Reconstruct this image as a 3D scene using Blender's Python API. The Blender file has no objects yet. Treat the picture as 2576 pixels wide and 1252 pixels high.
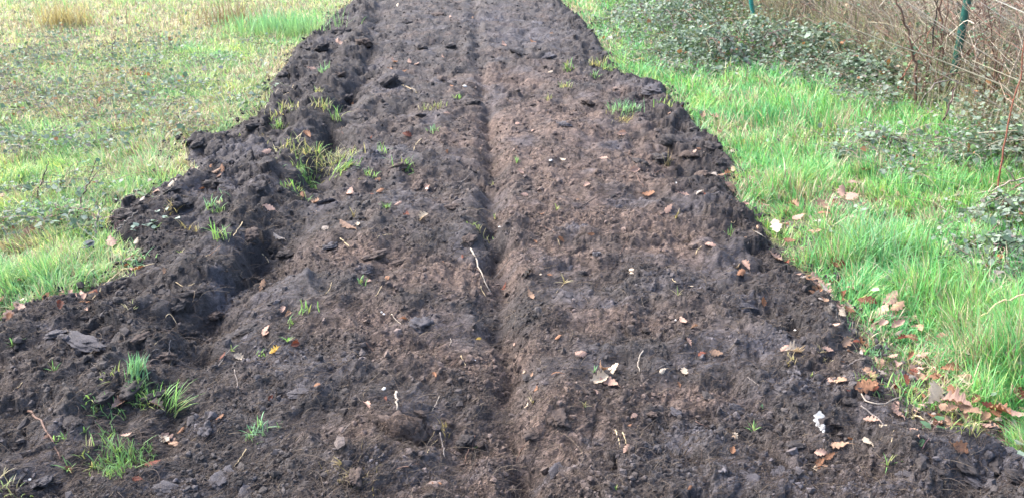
import bpy, math, random
import numpy as np
from mathutils import Vector
random.seed(7)
RNG = np.random.default_rng(11)
SC = bpy.context.scene
COL = SC.collection
# ------------------------------------------------------------------ camera
CAM_H = 1.6
PITCH = math.radians(24.4)
F_PX = 788.0                      # focal length in pixels of a 1024 wide picture
cam_d = bpy.data.cameras.new('camera')
cam_d.sensor_width = 36.0
cam_d.lens = 36.0 * F_PX / 1024.0
cam_d.clip_start = 0.05
cam_d.clip_end = 500
cam_d.dof.use_dof = True
cam_d.dof.focus_distance = 2.6
cam_d.dof.aperture_fstop = 8.0
cam = bpy.data.objects.new('camera', cam_d)
COL.objects.link(cam)
cam.location = (0, 0, CAM_H)
cam.rotation_euler = (math.pi / 2 - PITCH, 0, 0)
SC.camera = cam
# ------------------------------------------------------------------ world and sun
SUN_EL, SUN_AZ = math.radians(46), math.radians(-62)      # azimuth from +Y towards +X
world = bpy.data.worlds.new('World')
SC.world = world
world.use_nodes = True
wn = world.node_tree
wn.nodes.clear()
w_out = wn.nodes.new('ShaderNodeOutputWorld')
w_bg = wn.nodes.new('ShaderNodeBackground')
w_sky = wn.nodes.new('ShaderNodeTexSky')
w_sky.sky_type = 'NISHITA'
w_sky.sun_disc = False
w_sky.sun_elevation = SUN_EL
w_sky.sun_rotation = SUN_AZ
w_sky.air_density = 1.0
w_sky.dust_density = 4.0
w_sky.ozone_density = 1.0
w_bg.inputs['Strength'].default_value = 0.15
wn.links.new(w_sky.outputs[0], w_bg.inputs[0])
wn.links.new(w_bg.outputs[0], w_out.inputs[0])
sun_d = bpy.data.lights.new('sun', 'SUN')
sun_d.energy = 1.5
sun_d.angle = math.radians(42)
sun_d.color = (1.0, 0.97, 0.92)
sun = bpy.data.objects.new('sun', sun_d)
COL.objects.link(sun)
sdir = Vector((math.sin(SUN_AZ) * math.cos(SUN_EL), math.cos(SUN_AZ) * math.cos(SUN_EL), math.sin(SUN_EL)))
sun.rotation_euler = sdir.to_track_quat('Z', 'Y').to_euler()
sun.location = (-6, 8, 12)
SC.view_settings.view_transform = 'Standard'
SC.view_settings.look = 'None'
SC.view_settings.exposure = 2.15
SC.view_settings.gamma = 1.0
SC.cycles.max_bounces = 6
SC.cycles.transparent_max_bounces = 4

# ------------------------------------------------------------------ noise
_perm = np.random.default_rng(3).permutation(4096).astype(np.int64)
def _hash(ix, iy, s):
    return _perm[(_perm[(ix + s * 131) & 4095] + iy * 7 + s * 17) & 4095]
def pn(x, y, s=0):
    x = np.asarray(x, float); y = np.asarray(y, float)
    ix = np.floor(x).astype(np.int64); iy = np.floor(y).astype(np.int64)
    fx = x - ix; fy = y - iy
    u = fx * fx * fx * (fx * (fx * 6 - 15) + 10); v = fy * fy * fy * (fy * (fy * 6 - 15) + 10)
    def g(a, b, dx, dy):
        h = _hash(a, b, s) * (2 * math.pi / 4096.0)
        return np.cos(h) * dx + np.sin(h) * dy
    n00 = g(ix, iy, fx, fy); n10 = g(ix + 1, iy, fx - 1, fy)
    n01 = g(ix, iy + 1, fx, fy - 1); n11 = g(ix + 1, iy + 1, fx - 1, fy - 1)
    return 1.5 * ((n00 * (1 - u) + n10 * u) * (1 - v) + (n01 * (1 - u) + n11 * u) * v)
def fbm(x, y, o=3, s=0, g=0.5):
    r = 0; a = 1.0; f = 1.0
    for i in range(o):
        r = r + a * pn(x * f, y * f, s + i); a *= g; f *= 2.03
    return r
def worley(x, y, s=0):
    """distance to the nearest scattered point, and that point's own random number"""
    ix = np.floor(x).astype(np.int64); iy = np.floor(y).astype(np.int64)
    best = np.full(np.shape(x), 9.0); rid = np.zeros(np.shape(x))
    for a in (-1, 0, 1):
        for b in (-1, 0, 1):
            cx = ix + a; cy = iy + b
            h1 = _hash(cx, cy, s) / 4096.0; h2 = _hash(cx, cy, s + 5) / 4096.0
            d = np.hypot(cx + h1 - x, cy + h2 - y)
            m = d < best
            best = np.where(m, d, best); rid = np.where(m, h2, rid)
    return best, rid
def facets(x, y, s=0):
    """tilted flat pieces, like broken clods: one random slope per cell"""
    ix = np.floor(x).astype(np.int64); iy = np.floor(y).astype(np.int64)
    best = np.full(np.shape(x), 9.0); out = np.zeros(np.shape(x))
    for a in (-1, 0, 1):
        for b in (-1, 0, 1):
            cx = ix + a; cy = iy + b
            h1 = _hash(cx, cy, s) / 4096.0; h2 = _hash(cx, cy, s + 5) / 4096.0; h3 = _hash(cx, cy, s + 9) / 4096.0
            dx = x - cx - h1; dy = y - cy - h2; d = np.hypot(dx, dy)
            m = d < best; best = np.where(m, d, best)
            t = h3 * 6.283; k = .4 + ((h1 * 7) % 1)
            out = np.where(m, (dx * np.cos(t) + dy * np.sin(t)) * k + (h2 - .5) * .5, out)
    return out
def sstep(a, b, x):
    t = np.clip((x - a) / (b - a), 0, 1)
    return t * t * (3 - 2 * t)

# ------------------------------------------------------------------ from the photograph's plan to metres on the ground
K = 1024.0 / 2576.0
sp, cp = math.sin(PITCH), math.cos(PITCH)
def ray(px, py):
    dx = px * K - 512.0; dy = py * K - 248.5
    return dx, F_PX * cp - dy * sp, -(F_PX * sp + dy * cp)
def flat(px, py, z=0.0):
    a, b, c = ray(px, py)
    t = (z - CAM_H) / c
    return a * t, b * t
def at_depth(px, py, Y):
    a, b, c = ray(px, py)
    t = Y / b
    return Vector((a * t, Y, CAM_H + c * t))
LEFT = [(-700, 1400), (-420, 1010), (-200, 890), (0, 812), (40, 790), (83, 785), (140, 762), (207, 745), (250, 722), (300, 708), (322, 690), (353, 658), (337, 618), (283, 601), (267, 565), (283, 548), (330, 530), (377, 525), (392, 492), (400, 475), (440, 468), (493, 451), (496, 432),
        (493, 418), (474, 400), (468, 372), (460, 350), (500, 358), (534, 345), (567, 333), (600, 318), (644, 300), (664, 283), (676, 240), (681, 200), (714, 180), (741, 123), (774, 100), (811, 67), (850, 33), (894, 0)]
RIGHT = [(1408, 0), (1428, 20), (1445, 40), (1468, 50), (1495, 90), (1525, 133), (1530, 155), (1555, 183), (1590, 200), (1628, 213), (1678, 230), (1682, 250), (1722, 293), (1772, 320), (1802, 367), (1828, 394), (1868, 430), (1840, 455), (1846, 480), (1855, 508), (1888, 551), (1930, 590), (1945, 630), (1999, 668), (2039, 701), (2065, 751), (2100, 768), (2130, 800), (2165, 850), (2190, 900), (2230, 960), (2262, 1010), (2310, 1050), (2345, 1090), (2382, 1104), (2465, 1112), (2532, 1118), (2545, 1150), (2580, 1184), (2800, 1300), (3300, 1500)]
def far_of(p, q, d):
    a = np.array(flat(*p)); b = np.array(flat(*q)); u = (b - a) / np.linalg.norm(b - a)
    return tuple(b + u * d)
Ld = [flat(*p) for p in LEFT]; Rd = [flat(*p) for p in RIGHT]
VP = (1186, -277)
Ld.append((Ld[-1][0] - 1.0, Ld[-1][1] + 9)); Rd.insert(0, (Rd[0][0] - 1.0, Rd[0][1] + 9))
POLY = np.array(Ld + Rd)
def sdf(x, y):
    """signed distance to the edge of the dug strip, positive inside"""
    x = np.asarray(x, float); y = np.asarray(y, float)
    sh = x.shape; x = x.ravel(); y = y.ravel()
    d = np.full(x.shape, 1e9); inside = np.zeros(x.shape, bool)
    A = POLY; B = np.roll(POLY, -1, axis=0)
    for (ax, ay), (bx, by) in zip(A, B):
        ex, ey = bx - ax, by - ay
        t = np.clip(((x - ax) * ex + (y - ay) * ey) / (ex * ex + ey * ey + 1e-12), 0, 1)
        d = np.minimum(d, (x - ax - t * ex) ** 2 + (y - ay - t * ey) ** 2)
        if ay != by:
            c = ((ay > y) != (by > y)) & (x < ex * (y - ay) / ey + ax)
            inside ^= c
    d = np.sqrt(d)
    return np.where(inside, d, -d).reshape(sh)
def edge_sd(x, y):
    return sdf(x, y) + 0.035 * fbm(x * 7, y * 7, 3, 40) + 0.0
def pline_dist(x, y, pts):
    x = np.asarray(x, float); y = np.asarray(y, float)
    d = np.full(x.shape, 1e9); side = np.zeros(x.shape)
    for (ax, ay), (bx, by) in zip(pts[:-1], pts[1:]):
        ex, ey = bx - ax, by - ay
        t = np.clip(((x - ax) * ex + (y - ay) * ey) / (ex * ex + ey * ey), 0, 1)
        qx = x - ax - t * ex; qy = y - ay - t * ey
        dd = np.hypot(qx, qy); m = dd < d
        d = np.where(m, dd, d); side = np.where(m, np.sign(ex * qy - ey * qx), side)
    return d * -side      # positive to the right of the line's direction
GROOVE = [flat(*p) for p in [(1345, 1330), (1330, 1252), (1310, 1180), (1290, 1060), (1275, 960), (1265, 860), (1258, 760), (1248, 660), (1238, 560), (1240, 420), (1225, 300), (1207, 150), (1195, 60), (1188, 0)]]
GROOVE.append((GROOVE[-1][0] - 0.3, GROOVE[-1][1] + 5))
TRENCH = [flat(*p) for p in [(180, 1252), (330, 1110), (420, 1010), (500, 920), (500, 850), (575, 770), (640, 690), (690, 600), (740, 520), (775, 460), (830, 370), (850, 290), (900, 215), (930, 150), (945, 90), (950, 40), (955, 0)]]
TRENCH.append((TRENCH[-1][0] - 0.3, TRENCH[-1][1] + 5))
# hollows and mounds of the dug soil: px, py, radius along x, along y (m), height
LUMPS = [(1720, 440, .30, .20, -.13), (1640, 400, .20, .15, -.05), (1000, 285, .13, .16, -.09), (800, 300, .16, .15, -.12), (785, 470, .16, .10, -.12), (730, 695, .10, .08, -.09), (480, 850, .06, .05, -.075), (560, 800, .08, .10, -.03),
         (1110, 1125, .07, .05, -.07), (1200, 1140, .07, .06, -.07), (1310, 1200, .05, .06, -.08), (1290, 900, .05, .14, -.05), (1100, 118, .12, .18, -.08), (1300, 185, .2, .3, -.05), (660, 640, .12, .1, -.08), (330, 1080, .08, .05, -.03),
         (200, 930, .1, .05, -.05), (430, 1060, .08, .05, -.04), (75, 1165, .05, .04, -.05), (1490, 690, .12, .06, -.03), (2060, 1190, .08, .05, -.05), (2175, 900, .07, .05, -.06), (1555, 930, .05, .03, -.02), (620, 1180, .1, .08, -.04),
         (600, 390, .3, .18, .05), (560, 540, .22, .14, .07), (880, 120, .3, .3, .08), (440, 720, .2, .12, .07), (900, 350, .2, .2, .08), (1050, 430, .25, .18, .07), (1010, 1085, .09, .06, .06), (1700, 300, .3, .3, .06), (1760, 490, .35, .12, .08), (990, 205, .18, .2, .10),
         (400, 1010, .12, .08, .05), (250, 830, .2, .1, .05), (1050, 800, .16, .1, .05), (1560, 820, .2, .1, .04), (1150, 620, .2, .15, .05), (1400, 1060, .16, .1, .05), (2300, 1190, .3, .1, .07), (2480, 1150, .22, .06, .07),
         (1850, 1025, .08, .05, .03), (890, 1180, .1, .06, .05), (720, 330, .2, .15, .07), (1640, 240, .25, .2, .07), (1330, 90, .4, .5, -.03), (930, 640, .2, .14, .05), (2090, 840, .1, .08, .05), (760, 980, .14, .08, .04)]
LUMPS = [(flat(a, b), rx, ry, h) for a, b, rx, ry, h in LUMPS]
def H(x, y, fine=True):
    x = np.asarray(x, float); y = np.asarray(y, float)
    e = edge_sd(x, y)
    base = 0.02 * fbm(x * .6, y * .6, 2, 60) + 0.012 * pn(x * 3, y * 3, 62) + 0.006 * pn(x * 9, y * 9, 63)
    m = sstep(-0.01, 0.09, e)
    wx = x + 0.04 * pn(x * 6, y * 6, 70); wy = y + 0.04 * pn(x * 6, y * 6, 71)
    s = 0.045 + 0.035 * fbm(wx * 1.7, wy * 1.7, 2, 1)
    s = s + 0.030 * (0.5 - np.abs(pn(wx * 4.2, wy * 4.2, 5)) * 1.6)
    f1, r1 = worley(wx * 7.5, wy * 7.5, 9)
    s = s + 0.040 * (0.55 - f1) * (0.3 + r1)
    t = pline_dist(wx, wy, TRENCH)
    # clods are bigger left of the trench and along the right edge, the middle is finer
    rug = np.clip(sstep(.25, -.1, t) + sstep(.75, .15, e) * (x > 0) + .25 + .6 * fbm(x * 1.3, y * 1.3, 2, 44), .15, 1.25)
    ux = x + .05 * pn(x * 9, y * 9, 72) + .018 * pn(x * 25, y * 25, 74); uy = y + .05 * pn(x * 9, y * 9, 73) + .018 * pn(x * 25, y * 25, 75)
    near = .68 + .32 * sstep(1.7, 3.2, y)
    s = s + rug * near * sstep(.0, .10, e) * (.040 * np.clip(facets(ux * 5.2, uy * 5.2, 30), -.7, .7) + .019 * np.clip(facets(ux * 12.5, uy * 12.5, 31), -.7, .7))
    for (lx, ly), rx, ry, h in LUMPS:
        q = ((x - lx) / rx) ** 2 + ((y - ly) / ry) ** 2
        s = s + h * .72 * np.exp(-q * 1.1)
    g = pline_dist(wx, y, GROOVE)
    gd = 0.038 * (1 - .55 * sstep(4.5, 8, y)) * np.clip(.85 + 0.9 * pn(x * 2.2, y * 2.2, 20) + .7 * pn(x * 7, y * 7, 22), .12, 1.6)
    s = s - gd * np.exp(-(np.abs(g) / (0.045 * (1 + .4 * pn(x * 5, y * 5, 23)))) ** 2.0) + 0.02 * np.exp(-((np.abs(g) - 0.11) / 0.06) ** 2)
    s = s - 0.045 * (1 - .5 * sstep(4.5, 8, y)) * np.exp(-(np.abs(g) / 0.13) ** 2)
    td = (0.018 + .058 * sstep(2.2, 3.6, y)) * np.clip(1 + 1.3 * pn(x * 1.9, y * 1.9, 21), .15, 1.8) * (1 - .65 * sstep(6.5, 10, y))
    s = s - td * sstep(-0.08, -0.01, t) * (1 - sstep(0.0, 0.26, t)) + 0.05 * np.exp(-((t + 0.2) / 0.1) ** 2)
    if fine:
        sm = 1 - .75 * sstep(.0, .35, fbm(x * 2.6, y * 2.6, 3, 95))
        s0 = s
        f2, r2 = worley(wx * 21, wy * 21, 12)
        s = s + 0.016 * (0.6 - f2) * (r2 * r2 * 1.2 + .1)
        s = s + 0.007 * pn(x * 15, y * 15, 13)
        f3, r3 = worley(x * 47 + 1.2 * pn(x * 30, y * 30, 17), y * 47, 14)
        s = s + 0.0075 * (0.6 - f3) * (r3 * r3 * 1.5 + .1)
        f4, r4 = worley(x * 105 + y * 20, y * 95, 18)
        s = s + 0.0055 * (0.6 - f4) * (r4 * 1.2 + .1)
        s = s + 0.0045 * pn(x * 62 - y * 30, y * 62, 15) + 0.0028 * pn(x * 130, y * 130, 16)
        s = s + .007 * facets(ux * 33, uy * 33, 33)
        s = s0 + (s - s0) * sm
    return base * (1 - m * .6) + m * s
_ys = [0.9]
while _ys[-1] < 17.5: _ys.append(_ys[-1] + .0012 * _ys[-1] ** 1.6 + .0006)
GY = np.array(_ys); GS = np.linspace(-1, 1, 1150)
_Y, _S = np.meshgrid(GY, GS, indexing='ij')
GX = _S * (.78 * _Y + .75)
GZ = H(GX.ravel(), _Y.ravel()).reshape(GX.shape)
def Hq(x, y, fine=True):
    """height of the ground mesh itself"""
    x = np.asarray(x, float); y = np.asarray(y, float)
    i = np.clip(np.interp(y, GY, np.arange(len(GY))), 0, len(GY) - 1.001)
    j = np.clip((x / (.78 * y + .75) + 1) * .5 * (len(GS) - 1), 0, len(GS) - 1.001)
    a = i.astype(int); b = j.astype(int); u = i - a; v = j - b
    return (GZ[a, b] * (1 - u) + GZ[a + 1, b] * u) * (1 - v) + (GZ[a, b + 1] * (1 - u) + GZ[a + 1, b + 1] * u) * v
def hz(x, y):
    return float(Hq(x, y))
def G(px, py, lift=0.0):
    """the point of the real ground that stands at this place of the photograph"""
    z = 0.03
    for _ in range(7):
        x, y = flat(px, py, z)
        z = z * .4 + hz(x, y) * .6
    return Vector((x, y, hz(x, y) + lift))

# ------------------------------------------------------------------ mesh helpers
def raw_mesh(name, V, faces_list, col=None, smooth=True):
    """faces_list: list of int arrays (n,k)"""
    me = bpy.data.meshes.new(name)
    V = np.ascontiguousarray(V, dtype=np.float32)
    me.vertices.add(len(V)); me.vertices.foreach_set('co', V.ravel())
    li = np.concatenate([f.ravel() for f in faces_list]).astype(np.int32)
    tot = np.concatenate([np.full(len(f), f.shape[1]) for f in faces_list]).astype(np.int32)
    st = np.concatenate([[0], np.cumsum(tot)[:-1]]).astype(np.int32)
    me.loops.add(len(li)); me.loops.foreach_set('vertex_index', li)
    me.polygons.add(len(tot)); me.polygons.foreach_set('loop_start', st)
    try:
        me.polygons.foreach_set('loop_total', tot)
    except Exception:
        pass
    me.update(calc_edges=True)
    me.polygons.foreach_set('use_smooth', np.full(len(tot), smooth, dtype=bool))
    if col is not None:
        at = me.color_attributes.new('Col', 'FLOAT_COLOR', 'POINT')
        c = np.ones((len(V), 4), dtype=np.float32); c[:, :3] = col
        at.data.foreach_set('color', c.ravel())
    me.validate()
    return me
def link(name, me, mat, parent=None):
    o = bpy.data.objects.new(name, me)
    if mat is not None and not me.materials:
        me.materials.append(mat)
    COL.objects.link(o)
    if parent is not None:
        o.parent = parent
    return o
def tag(o, label, cat, group=None):
    o['label'] = label; o['category'] = cat
    if group: o['group'] = group
    return o
def unit(v):
    return v / (np.linalg.norm(v, axis=-1, keepdims=True) + 1e-9)
class Soup:
    def __init__(s): s.V = []; s.F = {}; s.C = []; s.n = 0
    def add(s, V, faces, C):
        s.V.append(V.reshape(-1, 3)); s.C.append(C.reshape(-1, 3))
        for f in faces: s.F.setdefault(f.shape[1], []).append(f + s.n)
        s.n += len(s.V[-1])
    def mesh(s, name, smooth=True):
        return raw_mesh(name, np.concatenate(s.V), [np.concatenate(f) for f in s.F.values()], np.concatenate(s.C), smooth)
def blades(P, L, W, az, lean, C, C2=None, rng=RNG):
    """grass blades: base point, length, width, heading, how far it leans (0 upright .. 1 flat), colour at base and tip"""
    n = len(P); S = np.array([0, .38, .72, 1.0])
    d = np.stack([np.cos(az), np.sin(az), np.zeros(n)], 1)
    tw = az + np.pi / 2 + rng.uniform(-.9, .9, n)
    sd = np.stack([np.cos(tw), np.sin(tw), np.zeros(n)], 1)
    V = np.zeros((n, 7, 3)); CC = np.zeros((n, 7, 3)); C2 = C if C2 is None else C2
    for k, s in enumerate(S):
        out = lean * (0.35 * s + 0.65 * s * s); up = s * np.sqrt(np.clip(1 - lean * lean * .9, .05, 1)) * (1 - 0.35 * lean * s * s)
        c = P + d * (L * out)[:, None]; c[:, 2] += L * up
        w = W * (1 - s) ** .6 * .5 if s < 1 else W * 0
        col = C * (1 - s) + C2 * s
        if k < 3:
            V[:, 2 * k] = c - sd * w[:, None]; V[:, 2 * k + 1] = c + sd * w[:, None]
            CC[:, 2 * k] = col; CC[:, 2 * k + 1] = col
        else:
            V[:, 6] = c; CC[:, 6] = col
    b = np.arange(n)[:, None] * 7
    q = np.concatenate([b + np.array([0, 1, 3, 2]), b + np.array([2, 3, 5, 4])])
    t = b + np.array([4, 5, 6])
    return V, [q, t], CC
def strands(P, R, C, sides=3):
    """thin stems: P (n,k,3) points, R (n,k) radii, C (n,3) or (n,k,3)"""
    n, k, _ = P.shape
    T = np.gradient(P, axis=1); T = unit(T)
    up = np.where(np.abs(T[..., 2:3]) > .9, np.array([1., 0, 0]), np.array([0, 0, 1.]))
    A = unit(np.cross(T, up)); B = np.cross(T, A)
    V = np.zeros((n, k, sides, 3))
    for j in range(sides):
        a = 2 * np.pi * j / sides
        V[:, :, j] = P + R[..., None] * (math.cos(a) * A + math.sin(a) * B)
    base = (np.arange(n) * k * sides)[:, None, None, None]
    i = (np.arange(k - 1) * sides)[None, :, None, None]
    j = np.arange(sides)[None, None, :, None]; j2 = (j + 1) % sides
    q = np.concatenate([base + i + j, base + i + j2, base + i + sides + j2, base + i + sides + j], axis=3).reshape(-1, 4)
    if C.ndim == 2: C = np.repeat(C[:, None], k, 1)
    CC = np.repeat(C[:, :, None], sides, 2)
    return V, [q], CC
def leaflets(P, size, az, tilt, roll, C, aspect=.62):
    """small pointed leaves folded along the midrib, 6 points each"""
    n = len(P)
    L = np.array([[0, 0, 0], [.35, .5, .09], [.75, .36, .06], [1, 0, -.05], [.75, -.36, .06], [.35, -.5, .09], [.5, 0, .0]])
    X = L[:, 0][None] * size[:, None]; Y = L[:, 1][None] * size[:, None] * aspect; Z = L[:, 2][None] * size[:, None]
    cr, sr = np.cos(roll)[:, None], np.sin(roll)[:, None]
    Y, Z = Y * cr - Z * sr, Y * sr + Z * cr
    ct, st = np.cos(tilt)[:, None], np.sin(tilt)[:, None]
    X, Z = X * ct - Z * st, X * st + Z * ct
    ca, sa = np.cos(az)[:, None], np.sin(az)[:, None]
    X, Y = X * ca - Y * sa, X * sa + Y * ca
    V = np.stack([X, Y, Z], 2) + P[:, None]
    b = np.arange(n)[:, None] * 7
    f = np.concatenate([b + np.array(q) for q in ([0, 6, 1], [1, 6, 2], [2, 6, 3], [3, 6, 4], [4, 6, 5], [5, 6, 0])])
    return V, [f], np.repeat(C[:, None], 7, 1)
_ico = None
def ico():
    global _ico
    if _ico is None:
        t = (1 + 5 ** .5) / 2
        v = np.array([[-1, t, 0], [1, t, 0], [-1, -t, 0], [1, -t, 0], [0, -1, t], [0, 1, t], [0, -1, -t], [0, 1, -t], [t, 0, -1], [t, 0, 1], [-t, 0, -1], [-t, 0, 1]], float)
        f = np.array([[0, 11, 5], [0, 5, 1], [0, 1, 7], [0, 7, 10], [0, 10, 11], [1, 5, 9], [5, 11, 4], [11, 10, 2], [10, 7, 6], [7, 1, 8], [3, 9, 4], [3, 4, 2], [3, 2, 6], [3, 6, 8], [3, 8, 9], [4, 9, 5], [2, 4, 11], [6, 2, 10], [8, 6, 7], [9, 8, 1]])
        _ico = unit(v), f
    return _ico
def crumbs(P, S, C, rng=RNG):
    v, f = ico(); n = len(P)
    V = v[None] * (0.55 + .75 * rng.random((n, 12, 1))) * (S[:, None, None]) * rng.uniform(.6, 1.25, (n, 1, 3))
    a = rng.uniform(0, 6.28, n); c, s = np.cos(a)[:, None], np.sin(a)[:, None]
    V = np.stack([V[..., 0] * c - V[..., 1] * s, V[..., 0] * s + V[..., 1] * c, V[..., 2]], 2) + P[:, None]
    F = (f[None] + (np.arange(n) * 12)[:, None, None]).reshape(-1, 3)
    return V, [F], np.repeat(C[:, None], 12, 1)

# ------------------------------------------------------------------ materials
def new_mat(name):
    m = bpy.data.materials.new(name); m.use_nodes = True
    nt = m.node_tree; nt.nodes.clear()
    out = nt.nodes.new('ShaderNodeOutputMaterial')
    return m, nt, out
def N(nt, t, **kw):
    n = nt.nodes.new(t)
    for k, v in kw.items(): setattr(n, k, v)
    return n
def plant_mat(name, rough=.55, trans=.35, spec=.35, tcol=(1.05, 1.1, .7), color=None, noise=.25, nscale=60, rnd=0.0, bump=0):
    m, nt, out = new_mat(name)
    L = nt.links.new
    if color is None:
        c = N(nt, 'ShaderNodeAttribute', attribute_name='Col').outputs['Color']
    else:
        rgb = N(nt, 'ShaderNodeRGB'); rgb.outputs[0].default_value = (*color, 1); c = rgb.outputs[0]
    tc = N(nt, 'ShaderNodeTexCoord')
    nz = N(nt, 'ShaderNodeTexNoise'); nz.inputs['Scale'].default_value = nscale; nz.inputs['Detail'].default_value = 3
    L(tc.outputs['Object'], nz.inputs['Vector'])
    mr = N(nt, 'ShaderNodeMapRange'); mr.inputs[1].default_value = .3; mr.inputs[2].default_value = .7
    mr.inputs[3].default_value = 1 - noise; mr.inputs[4].default_value = 1 + noise
    L(nz.outputs[0], mr.inputs[0])
    mul = N(nt, 'ShaderNodeVectorMath', operation='SCALE'); L(c, mul.inputs[0]); L(mr.outputs[0], mul.inputs['Scale'])
    col = mul.outputs[0]
    if rnd:
        oi = N(nt, 'ShaderNodeObjectInfo')
        hs = N(nt, 'ShaderNodeHueSaturation'); mv = N(nt, 'ShaderNodeMapRange')
        mv.inputs[3].default_value = 1 - rnd; mv.inputs[4].default_value = 1 + rnd
        L(oi.outputs['Random'], mv.inputs[0]); L(mv.outputs[0], hs.inputs['Value']); L(col, hs.inputs['Color']); col = hs.outputs[0]
    b = N(nt, 'ShaderNodeBsdfPrincipled'); b.inputs['Roughness'].default_value = rough
    b.inputs['Specular IOR Level'].default_value = spec
    L(col, b.inputs['Base Color'])
    if bump:
        bp = N(nt, 'ShaderNodeBump'); bp.inputs['Strength'].default_value = bump; bp.inputs['Distance'].default_value = .003
        L(nz.outputs[0], bp.inputs['Height']); L(bp.outputs[0], b.inputs['Normal'])
    if trans:
        tr = N(nt, 'ShaderNodeBsdfTranslucent'); tm = N(nt, 'ShaderNodeVectorMath', operation='MULTIPLY')
        tm.inputs[1].default_value = tcol; L(col, tm.inputs[0]); L(tm.outputs[0], tr.inputs['Color'])
        mx = N(nt, 'ShaderNodeMixShader'); mx.inputs[0].default_value = trans
        L(b.outputs[0], mx.inputs[1]); L(tr.outputs[0], mx.inputs[2]); L(mx.outputs[0], out.inputs[0])
    else:
        L(b.outputs[0], out.inputs[0])
    return m
def soil_mat(name, attr=True, color=(.03, .025, .022), rough=.85, bump=1.0, spec=.3):
    m, nt, out = new_mat(name); L = nt.links.new
    tc = N(nt, 'ShaderNodeTexCoord')
    if attr:
        c = N(nt, 'ShaderNodeAttribute', attribute_name='Col').outputs['Color']
    else:
        rgb = N(nt, 'ShaderNodeRGB'); rgb.outputs[0].default_value = (*color, 1); c = rgb.outputs[0]
    n1 = N(nt, 'ShaderNodeTexNoise'); n1.inputs['Scale'].default_value = 38; n1.inputs['Detail'].default_value = 7; n1.inputs['Roughness'].default_value = .72
    n2 = N(nt, 'ShaderNodeTexNoise'); n2.inputs['Scale'].default_value = 190; n2.inputs['Detail'].default_value = 4; n2.inputs['Roughness'].default_value = .7
    # fibres of the peat: stretched noise along one ground direction
    mp = N(nt, 'ShaderNodeMapping'); mp.inputs['Rotation'].default_value = (0, 0, math.radians(-35)); mp.inputs['Scale'].default_value = (60, 330, 160)
    n3 = N(nt, 'ShaderNodeTexNoise'); n3.inputs['Scale'].default_value = 1; n3.inputs['Detail'].default_value = 3; n3.inputs['Distortion'].default_value = .8
    L(tc.outputs['Object'], mp.inputs[0]); L(mp.outputs[0], n3.inputs['Vector'])
    L(tc.outputs['Object'], n1.inputs['Vector']); L(tc.outputs['Object'], n2.inputs['Vector'])
    r1 = N(nt, 'ShaderNodeMapRange'); r1.inputs[1].default_value = .32; r1.inputs[2].default_value = .7; r1.inputs[3].default_value = .55; r1.inputs[4].default_value = 1.5
    L(n1.outputs[0], r1.inputs[0])
    r3 = N(nt, 'ShaderNodeMapRange'); r3.inputs[1].default_value = .35; r3.inputs[2].default_value = .72; r3.inputs[3].default_value = .75; r3.inputs[4].default_value = 1.65
    L(n3.outputs[0], r3.inputs[0])
    mm = N(nt, 'ShaderNodeMath', operation='MULTIPLY'); L(r1.outputs[0], mm.inputs[0]); L(r3.outputs[0], mm.inputs[1])
    mul = N(nt, 'ShaderNodeVectorMath', operation='SCALE'); L(c, mul.inputs[0]); L(mm.outputs[0], mul.inputs['Scale'])
    b = N(nt, 'ShaderNodeBsdfPrincipled'); b.inputs['Roughness'].default_value = rough; b.inputs['Specular IOR Level'].default_value = spec
    L(mul.outputs[0], b.inputs['Base Color'])
    ad = N(nt, 'ShaderNodeMath', operation='ADD'); L(n2.outputs[0], ad.inputs[0]); L(n3.outputs[0], ad.inputs[1])
    ad2 = N(nt, 'ShaderNodeMath', operation='ADD'); L(ad.outputs[0], ad2.inputs[0]); L(n1.outputs[0], ad2.inputs[1])
    bp = N(nt, 'ShaderNodeBump'); bp.inputs['Strength'].default_value = bump; bp.inputs['Distance'].default_value = .006
    L(ad2.outputs[0], bp.inputs['Height']); L(bp.outputs[0], b.inputs['Normal'])
    L(b.outputs[0], out.inputs[0])
    return m
M_soil = soil_mat('dug_soil')
M_crumb = soil_mat('soil_crumb', bump=.6)
M_turf = soil_mat('turf_floor', bump=.7)
M_grass = plant_mat('grass_blade', rough=.5, trans=.42, spec=.35, noise=.12, nscale=20)
M_bramble = plant_mat('bramble_leaf', rough=.75, trans=.22, spec=.15, noise=.25)
M_fibre = plant_mat('root_fibre', rough=.8, trans=0, spec=.2, noise=.3)
M_twig = plant_mat('twig_bark', rough=.75, trans=0, spec=.25, noise=.3, nscale=90)
M_clay = soil_mat('wet_clay', attr=True, rough=.7, bump=.6, spec=.3)

# ------------------------------------------------------------------ colour of the soil
CLAY = [(217, 872, .12, .05), (143, 842, .06, .03), (922, 683, .05, .03), (1065, 815, .12, .07), (821, 508, .12, .10), (757, 988, .08, .05), (1528, 775, .08, .05), (1875, 771, .10, .06), (1460, 585, .1, .06), (1555, 518, .08, .05), (110, 1208, .14, .06), (500, 1075, .11, .05), (427, 1235, .14, .06),
        (1851, 1032, .06, .04), (1475, 1112, .06, .04), (1408, 1182, .08, .04), (1888, 1200, .28, .10), (1750, 1090, .14, .08), (1330, 90, .5, .7), (1640, 232, .18, .12), (1540, 360, .12, .12), (990, 225, .18, .2), (1090, 300, .12, .1), (930, 400, .35, .25), (560, 480, .35, .2), (2480, 1180, .25, .08), (600, 390, .3, .2), (1700, 720, .2, .08), (700, 900, .2, .08), (560, 740, .08, .12), (610, 850, .06, .10), (780, 930, .18, .08), (1050, 1190, .2, .06), (1230, 50, .4, .5), (2150, 1230, .2, .06), (1900, 880, .25, .1), (2000, 980, .2, .08)]
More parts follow.
